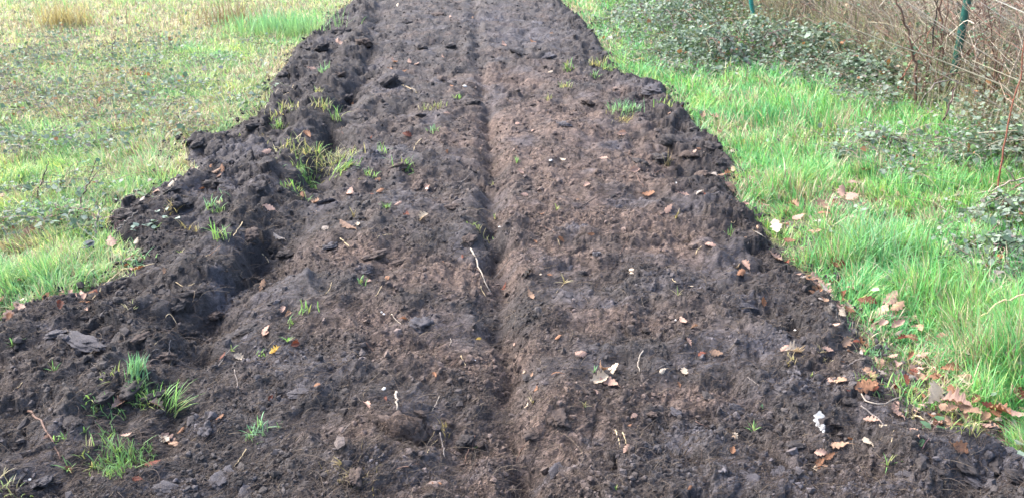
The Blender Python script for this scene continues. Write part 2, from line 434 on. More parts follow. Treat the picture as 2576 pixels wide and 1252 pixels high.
BROWN = [(1400, 330, .8, 1.0), (1500, 450, .6, .5), (1550, 560, .5, .3), (1400, 640, .4, .25), (1350, 400, .3, .4), (1600, 600, .45, .3), (1450, 520, .5, .35), (930, 650, .3, .2), (1010, 1085, .2, .13), (1150, 900, .2, .15), (1400, 1060, .25, .15), (1240, 900, .1, .3), (1150, 700, .3, .2), (1300, 200, .5, .5), (1550, 820, .25, .12), (1620, 230, .3, .3), (1700, 1000, .25, .1), (1000, 820, .3, .15), (1320, 880, .1, .1), (1230, 1150, .15, .12), (1800, 560, .3, .2), (1660, 380, .3, .3), (1230, 1230, .2, .08), (1960, 640, .3, .15)]
def blobs(x, y, L):
    r = np.zeros(np.shape(x))
    wx = x + .05 * pn(x * 8, y * 8, 80); wy = y + .05 * pn(x * 8, y * 8, 81)
    for a, b, rx, ry in L:
        cx, cy = flat(a, b, .04)
        r = np.maximum(r, np.exp(-(((wx - cx) / rx) ** 2 + ((wy - cy) / ry) ** 2) * .9))
    return r
def soil_color(x, y):
    dark = np.array([.047, .0415, .0410]); brown = np.array([.104, .075, .063]); clay = np.array([.070, .066, .075]); black = np.array([.029, .0255, .0262])
    b = np.clip(blobs(x, y, BROWN) * 1.1 + .45 * fbm(x * 3, y * 3, 3, 90) + .04, 0, 1)
    c = np.clip(blobs(x, y, CLAY) * 1.05 - .15 + .4 * fbm(x * 9, y * 9, 3, 94), 0, 1) * .85
    c = np.maximum(c, np.clip(fbm(x * 2.6, y * 2.6, 3, 95) * 1.2 - .35, 0, .5))
    k = np.clip(fbm(x * 5, y * 5, 3, 98) * 1.3 - .25, 0, .75) * (1 - .75 * b)
    col = dark[None] * np.ones((len(x), 1))
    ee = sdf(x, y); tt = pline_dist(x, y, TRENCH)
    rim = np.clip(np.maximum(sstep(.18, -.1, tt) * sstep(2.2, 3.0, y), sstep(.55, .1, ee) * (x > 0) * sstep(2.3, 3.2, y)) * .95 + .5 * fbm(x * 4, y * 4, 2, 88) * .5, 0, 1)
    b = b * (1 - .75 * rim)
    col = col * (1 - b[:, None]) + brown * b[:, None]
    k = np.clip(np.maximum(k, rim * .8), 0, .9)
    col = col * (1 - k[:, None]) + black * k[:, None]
    col = col * (1 - c[:, None]) + clay * c[:, None]
    # the pale dry earth of the turf's torn edge, lower right
    e = np.clip(blobs(x, y, [(2140, 815, .12, .08), (2290, 950, .16, .12), (2050, 600, .14, .10), (2200, 830, .1, .06), (2000, 570, .08, .05)]) * 1.2, 0, 1)
    col = col * (1 - e[:, None]) + np.array([.10, .088, .08]) * e[:, None]
    j = 1 + .35 * fbm(x * 30, y * 30, 3, 101)
    return col * j[:, None]

# ------------------------------------------------------------------ terrain
DRY = [(180, 70, .8, 1.6), (100, 60, 1.0, 1.5), (600, 40, 1.2, 1.6), (380, 70, .9, 1.5), (430, 420, .25, .2), (480, 400, .15, .2), (60, 620, .2, .15), (700, 150, .3, .5), (2120, 500, .3, .2), (2010, 545, .25, .15), (2200, 540, .3, .15), (2440, 870, .15, .12), (2350, 920, .15, .12), (2000, 330, .4, .25), (1450, 15, .4, .8), (330, 200, .5, .6), (250, 260, .4, .5), (450, 300, .4, .4)]
LUSH = [(700, 70, .7, 1.0), (480, 130, .8, .8), (430, 210, .6, .5), (130, 330, .5, .35), (560, 320, .35, .3), (60, 430, .3, .25), (60, 710, .35, .18), (180, 600, .25, .18), (340, 510, .2, .15), (800, 40, .5, .7), (380, 440, .3, .25), (100, 520, .3, .2)]
def turf_dry(x, y):
    d = blobs(x, y, DRY); g = blobs(x, y, LUSH)
    right = x > 0
    v = np.where(right, .12, .62) + d * .6 - g * .6 + .45 * fbm(x * 2.2, y * 2.2, 3, 110)
    e = -sdf(x, y)
    v = v + .25 * np.exp(-(e / .12) ** 2) * (x > 0)
    return np.clip(v, 0, 1)
TORN = [(2140, 815, .12, .08), (2290, 950, .16, .13), (2050, 600, .12, .07), (2220, 880, .12, .08), (2350, 1040, .16, .09), (2110, 505, .14, .05), (2010, 548, .14, .06), (1960, 610, .08, .06), (2200, 540, .12, .04), (660, 240, .12, .3), (330, 690, .06, .08), (2440, 1080, .14, .04), (1850, 450, .06, .06)]
def build_ground():
    Y, X = _Y, GX
    nr, nc = X.shape
    x = X.ravel(); y = Y.ravel()
    z = GZ.ravel(); e = edge_sd(x, y)
    V = np.stack([x, y, z], 1)
    inside = e > -.012
    col = soil_color(x, y)
    dry = turf_dry(x, y)[:, None]
    torn = np.clip(blobs(x, y, TORN) * 1.3, 0, 1)[:, None]
    tc = (np.array([.075, .105, .04]) * (1 - dry) + np.array([.15, .125, .075]) * dry) * (1 + .5 * fbm(x * 14, y * 14, 3, 120))[:, None]
    tc = tc * (1 - torn) + np.array([.085, .072, .062]) * (.8 + .5 * fbm(x * 25, y * 25, 3, 122))[:, None] * torn
    r = np.arange(nr - 1)[:, None] * nc; c = np.arange(nc - 1)[None]
    q = np.stack([r + c, r + c + 1, r + c + nc + 1, r + c + nc], 2).reshape(-1, 4)
    fin = inside[q].all(1)
    for nm, sel, colr, mat in (('dug_soil_ground', fin, col, M_soil), ('meadow_ground', ~fin, tc, M_turf)):
        f = q[sel]; u, inv = np.unique(f, return_inverse=True)
        me = raw_mesh(nm, V[u], [inv.reshape(-1, 4)], colr[u])
        o = link(nm, me, mat); o['kind'] = 'structure'
    print('ground verts', len(V))
    # the land around, out to the horizon, set just below
    big = raw_mesh('surrounding_land', np.array([[-250, -250, -.16], [250, -250, -.16], [250, 300, -.16], [-250, 300, -.16]]), [np.array([[0, 1, 2, 3]])], np.tile([.06, .075, .03], (4, 1)))
    o = link('surrounding_land', big, M_turf); o['kind'] = 'structure'
build_ground()

# ------------------------------------------------------------------ soil crumbs and root fibres (stuff)
def sample_ground(n, y0=1.15, y1=14.0, p=2.0, rng=RNG):
    """random ground points seen by the camera, their number per m2 falling with distance"""
    u = rng.random(n); a = 1 - p
    y = (y0 ** a + u * (y1 ** a - y0 ** a)) ** (1 / a)
    x = rng.uniform(-1, 1, n) * (.72 * y + .55)
    return x, y
def build_crumbs():
    sp_ = Soup()
    x, y = sample_ground(240000, p=1.45)
    e = edge_sd(x, y); cl = fbm(x * 5, y * 5, 2, 130)
    smo = sstep(.0, .35, fbm(x * 2.6, y * 2.6, 3, 95))
    k = (RNG.random(len(x)) < np.where(e < .0, .75 * np.exp(e / .075), np.where(e < .15, .9, .25 + .65 * np.clip(cl + .2, 0, 1)) * (1 - .7 * smo)))
    x, y = x[k], y[k]; n = len(x)
    S = np.clip(.0019 * np.exp(RNG.normal(0, .7, n)) * (1 + .22 * y), .001, .02)
    z = Hq(x, y) + S * .25 + np.where(e[k] < -.02, .022, 0)
    C = soil_color(x, y) * RNG.uniform(.6, 1.35, (n, 1))
    sp_.add(*crumbs(np.stack([x, y, z], 1), S, C))
    me = sp_.mesh('soil_crumbs', smooth=False)
    o = link('soil_crumbs', me, M_crumb); o['kind'] = 'stuff'
    print('crumbs', n)
build_crumbs()
def build_fibres():
    s = Soup(); x, y = sample_ground(260000, p=1.5)
    e = edge_sd(x, y); k = (e > -.02) & (RNG.random(len(x)) < .35 + .7 * np.clip(fbm(x * 3, y * 3, 2, 140) + blobs(x, y, BROWN) * .5, 0, 1))
    x, y = x[k], y[k]; n = len(x)
    L = RNG.uniform(.008, .035, n) * (1 + .12 * y); az = RNG.normal(.75, .55, n)
    t = np.linspace(-.5, .5, 4)
    bend = RNG.normal(0, .25, n)
    P = np.zeros((n, 4, 3)); zc = Hq(x, y)
    tilt = RNG.normal(0.15, .35, n)
    for i, q in enumerate(t):
        P[:, i, 0] = x + L * (q * np.cos(az) - bend * q * q * 2 * np.sin(az)); P[:, i, 1] = y + L * (q * np.sin(az) + bend * q * q * 2 * np.cos(az))
        P[:, i, 2] = zc + .002 + L * q * np.sin(tilt)
    R = np.repeat((.00042 + .00014 * y * RNG.uniform(.6, 1.4, n))[:, None], 4, 1); R[:, 3] *= .3
    pal = np.array([[.062, .047, .040], [.10, .080, .065], [.05, .038, .034], [.04, .036, .036], [.17, .135, .10]])
    C = pal[RNG.choice(5, n, p=[.32, .2, .24, .20, .04])] * RNG.uniform(.7, 1.2, (n, 1))
    s.add(*strands(P, R, C))
    m = 15000; x, y = sample_ground(m, p=1.5); kk = edge_sd(x, y) > .03; x, y = x[kk], y[kk]; m = len(x)
    L = RNG.uniform(.03, .09, m); az = RNG.normal(.8, .8, m); b = RNG.normal(0, .7, m); el = np.abs(RNG.normal(0, .3, m)); P = np.zeros((m, 6, 3))
    for i, q in enumerate(np.linspace(0, 1, 6)):
        P[:, i, 0] = x + L * (q * np.cos(az) - b * q * q * np.sin(az)); P[:, i, 1] = y + L * (q * np.sin(az) + b * q * q * np.cos(az))
        P[:, i, 2] = np.maximum(Hq(P[:, i, 0], P[:, i, 1]) + .0015, Hq(x, y) + L * np.sin(el) * q * (1 - q) * 2)
    C = pal[RNG.choice(5, m, p=[.3, .25, .2, .2, .05])] * RNG.uniform(.7, 1.2, (m, 1))
    s.add(*strands(P, np.linspace(1, .4, 6)[None] * (.0006 + .00016 * y)[:, None], C))
    o = link('root_fibres', s.mesh('root_fibres'), M_fibre); o['kind'] = 'stuff'
    print('fibres', n)
build_fibres()

# ------------------------------------------------------------------ meadow grass (stuff)
GREENS_R = np.array([[.17, .47, .17], [.23, .53, .21], [.09, .28, .10], [.31, .49, .16]])
GREENS_L = np.array([[.26, .48, .19], [.36, .52, .22], [.16, .34, .15], [.46, .54, .24]])
STRAW = np.array([[.52, .45, .31], [.36, .29, .21], [.62, .55, .41], [.27, .22, .17]])
COVER = [(60, 150, 1.6, 1.5), (250, 230, 1.3, .9), (120, 260, 1.0, .6), (330, 280, .7, .35), (480, 150, .6, .5), (300, 150, 1.2, .8), (60, 370, .35, .2), (230, 370, .4, .2), (420, 330, .3, .2), (90, 470, .3, .15), (150, 560, .25, .12), (250, 480, .15, .1), (560, 220, .5, .3), (640, 240, .2, .2), (30, 570, .15, .12), (340, 430, .3, .12)]
COVER_R = [(1680, 60, .8, 1.3), (1700, 110, .6, .7), (1830, 120, .6, .6), (1950, 130, .7, .6), (1650, 140, .35, .4), (1760, 175, .35, .3), (2050, 170, .5, .5), (2150, 190, .5, .4), (2200, 260, .3, .2), (2180, 350, .28, .16), (2480, 340, .3, .3), (2400, 400, .4, .2), (2500, 640, .16, .12), (2560, 700, .12, .1), (2570, 540, .15, .1), (2450, 560, .15, .1), (2250, 440, .1, .1), (2120, 390, .15, .1)]
def cover_density(x, y):
    bank = sstep(-.75, -.25, x - hedge_line_x(y)) * (1 - .8 * sstep(.1, .4, x - hedge_line_x(y))) * sstep(5.6, 7.2, y)
    return np.clip(np.where(x < 0, blobs(x, y, COVER), np.maximum(bank * .85, blobs(x, y, COVER_R))) * np.where(x < 0, .95, 1.15) + np.where(x < 0, .75 * fbm(x * 1.4, y * 1.4, 2, 152) - .10, 0) + .3 * fbm(x * 4, y * 4, 2, 150) - .12, 0, 1)
def hedge_line_x(y):
    """x of the foot of the thicket on the right at distance y"""
    pts = [flat(*p) for p in [(2700, 520), (2576, 440), (2480, 380), (2380, 300), (2300, 270), (2200, 215), (2100, 170), (1990, 110), (1880, 85), (1800, 40), (1740, 0)]]
    xs = np.array([p[0] for p in pts]); yy = np.array([p[1] for p in pts])
    return np.interp(y, yy, xs)
def build_grass():
    s = Soup()
    x, y = sample_ground(560000, y0=1.5, y1=15.5, p=1.25)
    e = sdf(x, y); c = cover_density(x, y); dry = turf_dry(x, y)
    bare = blobs(x, y, [(2120, 500, .16, .10), (2010, 545, .12, .08), (2200, 545, .12, .06), (2080, 700, .06, .06), (2190, 770, .10, .06), (2480, 1060, .12, .04), (1960, 610, .06, .05), (2140, 815, .10, .06), (2290, 950, .20, .14), (2050, 600, .10, .07), (2230, 880, .12, .08), (2360, 1050, .18, .10), (2450, 1075, .2, .05), (2380, 960, .1, .08), (1930, 600, .08, .06)])
    hl = hedge_line_x(y)
    k = (e < -.008 + .10 * blobs(x, y, TORN) * (RNG.random(len(x)) < .3) + .035 * pn(x * 13, y * 13, 160) + .015 * pn(x * 40, y * 40, 161)) & (RNG.random(len(x)) > c * .5) & (RNG.random(len(x)) > bare * 1.0) & (RNG.random(len(x)) > .75 * np.clip(-fbm(x * 6, y * 6, 2, 165) - .05, 0, 1)) & ((x < hl + .15) | (RNG.random(len(x)) < .25))
    x, y, e, dry, c = x[k], y[k], e[k], dry[k], c[k]; n = len(x)
    R = x > 0
    clump = fbm(x * 6, y * 6, 2, 165)
    isdry = RNG.random(n) < np.where(R, dry * .6 + .07 + .5 * np.clip(fbm(x * 5, y * 5, 2, 169) - .15, 0, 1), dry * .72)
    g = np.where(R[:, None], GREENS_R[RNG.integers(0, 4, n)], GREENS_L[RNG.integers(0, 4, n)])
    hue = fbm(x * 1.8, y * 1.8, 2, 168)[:, None]
    g = g * (1 + hue * np.array([.40, .14, 0]))
    st = STRAW[RNG.integers(0, 4, n)]
    C2 = np.where(isdry[:, None], st, g) * RNG.uniform(.8, 1.25, (n, 1))
    C1 = C2 * .85 + np.array([.03, .028, .015])
    L = np.where(R, RNG.uniform(.055, .14, n), RNG.uniform(.04, .11, n)) * np.clip(1 + .9 * clump, .4, 2) * (1 - .35 * np.exp(-(e / .08) ** 2))
    tall = blobs(x, y, [(2180, 640, .22, .16), (2330, 760, .3, .2), (2480, 800, .25, .2), (1980, 480, .16, .10), (2000, 290, .4, .3), (2530, 920, .2, .2), (2500, 330, .3, .3), (2380, 330, .3, .2), (60, 720, .25, .12), (700, 60, .4, .5)])
    band = blobs(x, y, [(2120, 500, .30, .12), (2020, 545, .2, .1), (2200, 545, .3, .1), (2080, 700, .08, .10), (2170, 770, .14, .10), (2230, 850, .14, .12), (2300, 930, .14, .12), (2400, 1020, .16, .10), (2500, 1060, .2, .08), (1960, 610, .1, .08)])
    L = L * (1 + .75 * tall) * (1 - .55 * band)
    lean = np.clip(RNG.normal(.62, .22, n) - .12 * tall, .05, .98)
    az = RNG.uniform(0, 6.28, n) * .55 + .45 * RNG.normal(0.9, .8, n) + 2.4 * pn(x * 3, y * 3, 171)
    W = (.0026 + .0010 * y) * RNG.uniform(.7, 1.3, n)
    P = np.stack([x, y, Hq(x, y, False) - .004], 1)
    s.add(*blades(P, L, W, az, lean, C1, C2))
    o = link('meadow_grass', s.mesh('meadow_grass'), M_grass); o['kind'] = 'stuff'
    print('grass', n)
build_grass()
def build_cover():
    s = Soup()
    x, y = sample_ground(330000, y0=1.5, y1=15, p=1.2)
    c = cover_density(x, y); e = sdf(x, y)
    k = (RNG.random(len(x)) < c * np.where(x < 0, .5 + .3 * sstep(5, 7, y), .8)) & (e < -.02)
    x, y = x[k], y[k]; n = len(x)
    R = x > 0
    hl = hedge_line_x(y)
    top = np.where(R, .09 + .22 * sstep(-.9, .1, x - hl), (.09 + .05 * fbm(x, y, 2, 180)))
    z = Hq(x, y, False) + .015 + top * RNG.random(n) ** .7
    pal = np.array([[.17, .23, .17], [.21, .26, .21], [.11, .17, .11], [.25, .29, .24], [.20, .18, .16], [.30, .15, .08], [.24, .38, .18]])
    C = pal[RNG.choice(7, n, p=[.28, .24, .17, .15, .08, .02, .06])] * RNG.uniform(.75, 1.25, (n, 1))
    size = np.clip(.019 * np.exp(RNG.normal(0, .38, n)), .008, .045) * (1 + .04 * y)
    s.add(*leaflets(np.stack([x, y, z], 1), size, RNG.uniform(0, 6.28, n), RNG.normal(0, .6, n), RNG.normal(0, .6, n), C, .8))
    o = link('bramble_ground_cover', s.mesh('bramble_ground_cover'), M_bramble); o['kind'] = 'stuff'
    # thin runners under and above the leaves
    s = Soup(); m = 1700; idx = RNG.choice(n, m)
    t = np.linspace(0, 1, 6); L = RNG.uniform(.12, .45, m); az = RNG.uniform(0, 6.28, m)
    P = np.zeros((m, 6, 3)); b = RNG.normal(0, .35, m); hh = RNG.uniform(0, .06, m)
    for i, q in enumerate(t):
        P[:, i, 0] = x[idx] + L * (q * np.cos(az) - b * q * q * np.sin(az)); P[:, i, 1] = y[idx] + L * (q * np.sin(az) + b * q * q * np.cos(az))
        P[:, i, 2] = Hq(P[:, i, 0], P[:, i, 1], False) + .02 + hh * 4 * q * (1 - q) + top[idx] * .5
    pal = np.array([[.18, .11, .09], [.17, .15, .12], [.26, .23, .18], [.16, .18, .10]])
    s.add(*strands(P, np.linspace(1, .4, 6)[None] * (.0012 + .0002 * y[idx])[:, None], pal[RNG.integers(0, 4, m)] * RNG.uniform(.7, 1.3, (m, 1))))
    o = link('bramble_runners_undergrowth', s.mesh('bramble_runners'), M_twig); o['kind'] = 'stuff'
    print('cover', n)
build_cover()

# ------------------------------------------------------------------ thicket behind the grass on the right
def stems(base, hgt, lean, az, r0, C, k=7, wob=.04, rng=RNG, droop=.15):
    n = len(base); t = np.linspace(0, 1, k); P = np.zeros((n, k, 3))
    w = np.cumsum(rng.normal(0, 1, (n, k, 2)), 1) * wob / k
    for i, q in enumerate(t):
        P[:, i, 0] = base[:, 0] + hgt * lean * q * np.cos(az) + hgt * w[:, i, 0] * q * 3
        P[:, i, 1] = base[:, 1] + hgt * lean * q * np.sin(az) + hgt * w[:, i, 1] * q * 3
        P[:, i, 2] = base[:, 2] + hgt * q * (1 - droop * q)
    R = r0[:, None] * (1 - .7 * t[None])
    return P, R
BARK = np.array([[.30, .225, .18], [.44, .38, .31], [.16, .11, .09], [.54, .49, .42], [.27, .155, .12], [.38, .34, .25], [.26, .24, .18]])
def build_thicket():
    s = Soup(); n = 20000
    y = RNG.uniform(2.9, 13.5, n); d = RNG.random(n) ** 1.2 * 3.2
    x = hedge_line_x(y) + d + .28
    b = np.stack([x, y, Hq(x, y, False) - .01], 1)
    hgt = RNG.uniform(.35, 1.45, n) * sstep(-.3, .5, d + .15); lean = np.abs(RNG.normal(.05, .26, n)); az = RNG.uniform(0, 6.28, n)
    r0 = RNG.uniform(.002, .0055, n) * np.where(RNG.random(n) < .16, 2.0, 1.0)
    P, R = stems(b, hgt, lean, az, r0, None, wob=.35)
    C = BARK[RNG.choice(7, n, p=[.18, .24, .08, .16, .10, .16, .08])] * RNG.uniform(.7, 1.3, (n, 1))
    s.add(*strands(P, R, C))
    # side twigs crossing between them
    m = 8000; i = RNG.integers(0, n, m); j = RNG.integers(1, 6, m)
    B = P[i, j]; L = RNG.uniform(.1, .5, m); az = RNG.uniform(0, 6.28, m); el = RNG.normal(.35, .5, m)
    t = np.linspace(0, 1, 5); Q = np.zeros((m, 5, 3)); w = np.cumsum(RNG.normal(0, .05, (m, 5, 3)), 1)
    for a, q in enumerate(t):
        Q[:, a, 0] = B[:, 0] + L * q * np.cos(az) * np.cos(el); Q[:, a, 1] = B[:, 1] + L * q * np.sin(az) * np.cos(el); Q[:, a, 2] = B[:, 2] + L * (q * np.sin(el) - .3 * q * q)
        Q[:, a] += w[:, a] * L[:, None]
    keep = (Q[:, :, 2].min(1) > .0)
    s.add(*strands(Q[keep], np.repeat(r0[i][:, None] * .6, 5, 1)[keep], BARK[RNG.integers(0, 7, m)][keep] * RNG.uniform(.7, 1.3, (m, 1))[keep]))
    o = link('thicket_undergrowth', s.mesh('thicket_undergrowth'), M_twig); o['kind'] = 'stuff'
    # sparse bramble leaves caught among the stems, more of them low down
    s = Soup(); m = 15000; y = RNG.uniform(3.2, 13, m); d = RNG.random(m) ** 1.6 * 1.8 - .25
    x = hedge_line_x(y) + d; d = np.where((y < 6.3) & (d < .25), d + .35, d); x = hedge_line_x(y) + d; z = Hq(x, y, False) + RNG.random(m) ** 2.2 * .75 * sstep(-.4, .6, d) + .03
    pal = np.array([[.12, .17, .125], [.10, .15, .10], [.16, .20, .16], [.15, .25, .13], [.32, .25, .18], [.26, .14, .07]])
    C = pal[RNG.choice(6, m, p=[.3, .24, .16, .14, .12, .04])] * RNG.uniform(.75, 1.25, (m, 1))
    s.add(*leaflets(np.stack([x, y, z], 1), RNG.uniform(.02, .045, m) * (1 + .03 * y), RNG.uniform(0, 6.28, m), RNG.normal(0, .6, m), RNG.normal(0, .6, m), C, .8))
    # dead grass stalks standing along its foot
    o = link('thicket_leaves', s.mesh('thicket_leaves'), M_bramble); o['kind'] = 'stuff'
    s = Soup(); m = 20000; y = RNG.uniform(3.0, 13.5, m); x = hedge_line_x(y) + np.abs(RNG.normal(.15, 1.0, m))
    P = np.stack([x, y, Hq(x, y, False)], 1)
    pal = np.array([[.44, .395, .33], [.30, .265, .22], [.54, .50, .43], [.25, .27, .18], [.22, .30, .15]])
    C = pal[RNG.choice(5, m, p=[.3, .26, .12, .18, .14])] * RNG.uniform(.7, 1.2, (m, 1))
    s.add(*blades(P, RNG.uniform(.2, .95, m) * sstep(-.1, .5, x - hedge_line_x(y) + .15), (.003 + .0006 * y), RNG.uniform(0, 6.28, m), np.clip(RNG.normal(.45, .25, m), .05, .95), C))
    o = link('dead_grass_undergrowth', s.mesh('dead_grass_undergrowth'), M_grass); o['kind'] = 'stuff'
build_thicket()
# ================================================================== single things
# ------------------------------------------------------------------ fence posts
def tube_mesh(name, pts, radii, col, sides=10, cap=True):
    P = np.array([[tuple(p) for p in pts]], float); R = np.array([radii], float)
    c = np.array(col, float)
    C = np.array([col], float) if c.ndim == 1 else c[None]
    V, F, CC = strands(P, R, C, sides)
    V = V.reshape(-1, 3); k = len(pts)
    faces = list(F)
    if cap:
        faces.append(np.array([list(range(sides))[::-1]])); faces.append(np.array([[(k - 1) * sides + i for i in range(sides)]]))
        return raw_mesh(name, V, faces, CC.reshape(-1, 3))
    return raw_mesh(name, V, faces, CC.reshape(-1, 3))
def smooth_path(pts, n=14, jit=0.0, seed=0):
    P = np.array([tuple(p) for p in pts], float); d = np.r_[0, np.cumsum(np.linalg.norm(np.diff(P, axis=0), axis=1))]
    t = np.linspace(0, d[-1], n)
    Q = np.stack([np.interp(t, d, P[:, i]) for i in range(3)], 1)
    for _ in range(2): Q[1:-1] = .25 * Q[:-2] + .5 * Q[1:-1] + .25 * Q[2:]
    if jit:
        r = np.random.default_rng(seed); Q[1:-1] += r.normal(0, jit, (n - 2, 3))
    return Q
def metal_mat(name, color):
    m = plant_mat(name, rough=.38, trans=0, spec=.5, color=color, noise=.25, nscale=25)
    return m
M_post = metal_mat('green_post_coating', (.010, .075, .065))
M_post_lit = metal_mat('lit_post_coating', (.025, .22, .20))  # same type of post, the bright light on it put into the colour
M_cap = metal_mat('post_cap_plastic', (.01, .07, .06))
def fence_post(px, py, top_px, top_py, mat, label, r, bend=0.0):
    b = G(px, py)
    t = at_depth(top_px, top_py, b.y + .02)
    root = bpy.data.objects.new('fence_post', None); COL.objects.link(root); root.location = b
    u = (t - b); u = u / u.z
    n = 12; pts = []
    for i in range(n):
        q = i / (n - 1); hh = -.05 + 1.35 * q
        pts.append((u.x * hh + bend * (math.exp(-hh * 5) - 1), u.y * hh * .3, hh))
    link('pole', tube_mesh('pole', pts, [r] * n, (.5, .5, .5), 14), mat, root)
    e = pts[-1]
    link('cap', tube_mesh('cap', [(e[0], e[1], e[2] - .03), (e[0], e[1], e[2] + .012), (e[0], e[1], e[2] + .03)], [r * 1.12, r * 1.1, r * .6], (.5, .5, .5), 14), M_cap, root)
    for hh in (.35, .85):      # wire clips on the pole
        q = [(u.x * hh + bend * (math.exp(-hh * 5) - 1) + math.cos(a) * r * 1.12, u.y * hh * .3 + math.sin(a) * r * 1.12, hh + .002 * math.sin(a)) for a in np.linspace(0, 6.28, 14)]
        link('wire_clip', tube_mesh('wire_clip', q, [.0018] * 14, (.5, .5, .5), 5, False), M_cap, root)
    return tag(root, label, 'fence post', 'green fence posts in the thicket')
fence_post(2384, 268, 2437, -30, M_post, 'dark green round fence post leaning among brown stems at the right of the thicket', .029)
fence_post(1907, 84, 1896, -30, M_post_lit, 'brightly lit teal fence post with a curved foot, standing alone at the thicket edge', .026, .06)

# ------------------------------------------------------------------ canes and stems that one can point at
def mat_col(name, c, rough=.7, noise=.3): return plant_mat(name, rough=rough, trans=0, spec=.3, color=c, noise=noise, nscale=80)
CANE = {'red': mat_col('red_cane_bark', (.20, .075, .05)), 'pale': mat_col('pale_cane_bark', (.27, .23, .19)), 'straw': mat_col('straw_stem', (.42, .33, .20)), 'purple': mat_col('purple_cane_bark', (.10, .055, .06)),
        'brown': mat_col('brown_stem_bark', (.12, .072, .055)), 'olive': mat_col('olive_cane_bark', (.17, .16, .085)), 'black': mat_col('black_stem_bark', (.025, .02, .02)), 'grey': mat_col('grey_twig_bark', (.15, .13, .12))}
def leaf_cluster(name, pts, seed, parent, n_each=3, size=.03, pal=((.13, .22, .13), (.10, .17, .11))):
    r = np.random.default_rng(seed); P = np.repeat(np.array(pts, float), n_each, 0); n = len(P)
    P = P + r.normal(0, size * .35, (n, 3))
    C = np.array(pal)[r.integers(0, len(pal), n)]
    V, F, CC = leaflets(P, r.uniform(.7, 1.2, n) * size, r.uniform(0, 6.28, n), r.normal(.1, .4, n), r.normal(0, .4, n), C, .8)
    return link(name, raw_mesh(name, V.reshape(-1, 3), F, CC.reshape(-1, 3)), M_bramble, parent)
def cane(pts3, kind, r, label, cat='cane', name='bramble_cane', leaves=0, seed=0, group='single canes and stems of the thicket', side=0, size=.03):
    base = Vector(pts3[0]); root = bpy.data.objects.new(name, None); COL.objects.link(root); root.location = base; r = r * 1.6
    Q = smooth_path([Vector(p) - base for p in pts3], 18, r * .8, seed)
    link('stem', tube_mesh('stem', Q, np.linspace(1, .45, 18) * r, (.5, .5, .5), 7), CANE[kind], root)
    rr = np.random.default_rng(seed + 50)
    for k in range(side):
        i = int(rr.integers(5, 16)); a = rr.uniform(0, 6.28); L = rr.uniform(.06, .16)
        d = np.array([math.cos(a) * .8, math.sin(a) * .8, rr.uniform(.2, .9)]) * L
        link('side_shoot', tube_mesh('side_shoot', smooth_path([Q[i], Q[i] + d * .5 + [0, 0, .02], Q[i] + d], 7), np.linspace(.5, .2, 7) * r, (.5, .5, .5), 5), CANE[kind], root)
    if leaves:
        idx = rr.integers(4, 18, leaves)
        leaf_cluster('leaves', Q[idx] + rr.normal(0, .015, (leaves, 3)), seed, root, size=size)
    return tag(root, label, cat, group)
def cane_px(pts, kind, r, label, dy=0.0, **kw):
    """first point stands on the ground; the others hang in the air over the same distance, dy metres further per step"""
    b = G(*pts[0]); out = [b - Vector((0, 0, .01))]
    for i, p in enumerate(pts[1:]): out.append(at_depth(p[0], p[1], b.y + dy * (i + 1)))
    return cane(out, kind, r, label, **kw)
cane_px([(2511, 508), (2519, 413), (2532, 327), (2559, 233), (2573, 117), (2590, 10)], 'red', .0036, 'long reddish brown cane rising from the grass at the far right edge', dy=.03, seed=1, side=1)
cane_px([(2472, 353), (2519, 260), (2572, 110), (2590, 20)], 'pale', .004, 'pale straight cane climbing beside the reddish cane at far right', dy=.03, seed=2, side=1)
cane_px([(2470, 360), (2520, 322), (2585, 272), (2660, 220)], 'pale', .0045, 'pale grey cane slanting low to the right edge under the thicket', dy=.0, seed=3)
cane_px([(2399, 327), (2450, 268), (2499, 213), (2560, 150)], 'olive', .006, 'olive green cane leaning right from the foot of the dark post', dy=.04, seed=4, side=2)
cane_px([(2349, 360), (2372, 305), (2395, 250), (2410, 205)], 'purple', .0055, 'short dark purple cane standing in the grass before the dark green post', dy=.04, seed=5)
cane_px([(2307, 273), (2303, 220), (2305, 167), (2290, 90), (2265, 30), (2240, -20)], 'brown', .008, 'stout red brown stem left of the dark green post', dy=.03, seed=6, side=4, leaves=6)
cane_px([(2325, 253), (2333, 200), (2345, 143), (2352, 60), (2365, -10)], 'black', .006, 'thin blackish stem between the stout brown stem and the dark post', dy=.03, seed=7, side=3)
cane_px([(2365, 262), (2368, 190), (2374, 140), (2362, 90), (2368, 20), (2374, -30)], 'brown', .0075, 'dark brown forked stem close to the left of the dark green post', dy=.02, seed=8, side=5, leaves=7)
cane_px([(2420, 245), (2432, 180), (2470, 90), (2520, 20), (2560, -20)], 'brown', .006, 'brown stem leaning right behind the dark green post', dy=.12, seed=9, side=4)
cane_px([(2299, 190), (2270, 155), (2240, 128), (2212, 108)], 'pale', .007, 'whitish dead branch slanting up to the left over the bramble leaves', dy=-.02, seed=10, side=1)
cane_px([(2170, 140), (2178, 118), (2192, 98), (2206, 86)], 'pale', .0045, 'short white bent stem in front of the brown stems', dy=.0, seed=11)
cane_px([(1932, 96), (1955, 62), (1982, 27), (1998, -10)], 'pale', .005, 'pale straight stalk slanting right just beside the curved teal post', dy=.02, seed=12, side=1)
cane_px([(1950, 118), (1972, 70), (1990, 30), (2004, -14)], 'straw', .004, 'straw coloured stalk, second to the right of the teal post', dy=.02, seed=13)
cane_px([(2060, 150), (2090, 95), (2118, 45), (2135, 5)], 'straw', .004, 'thin straw coloured stalk leaning right over the dark bramble leaves', dy=.02, seed=14)
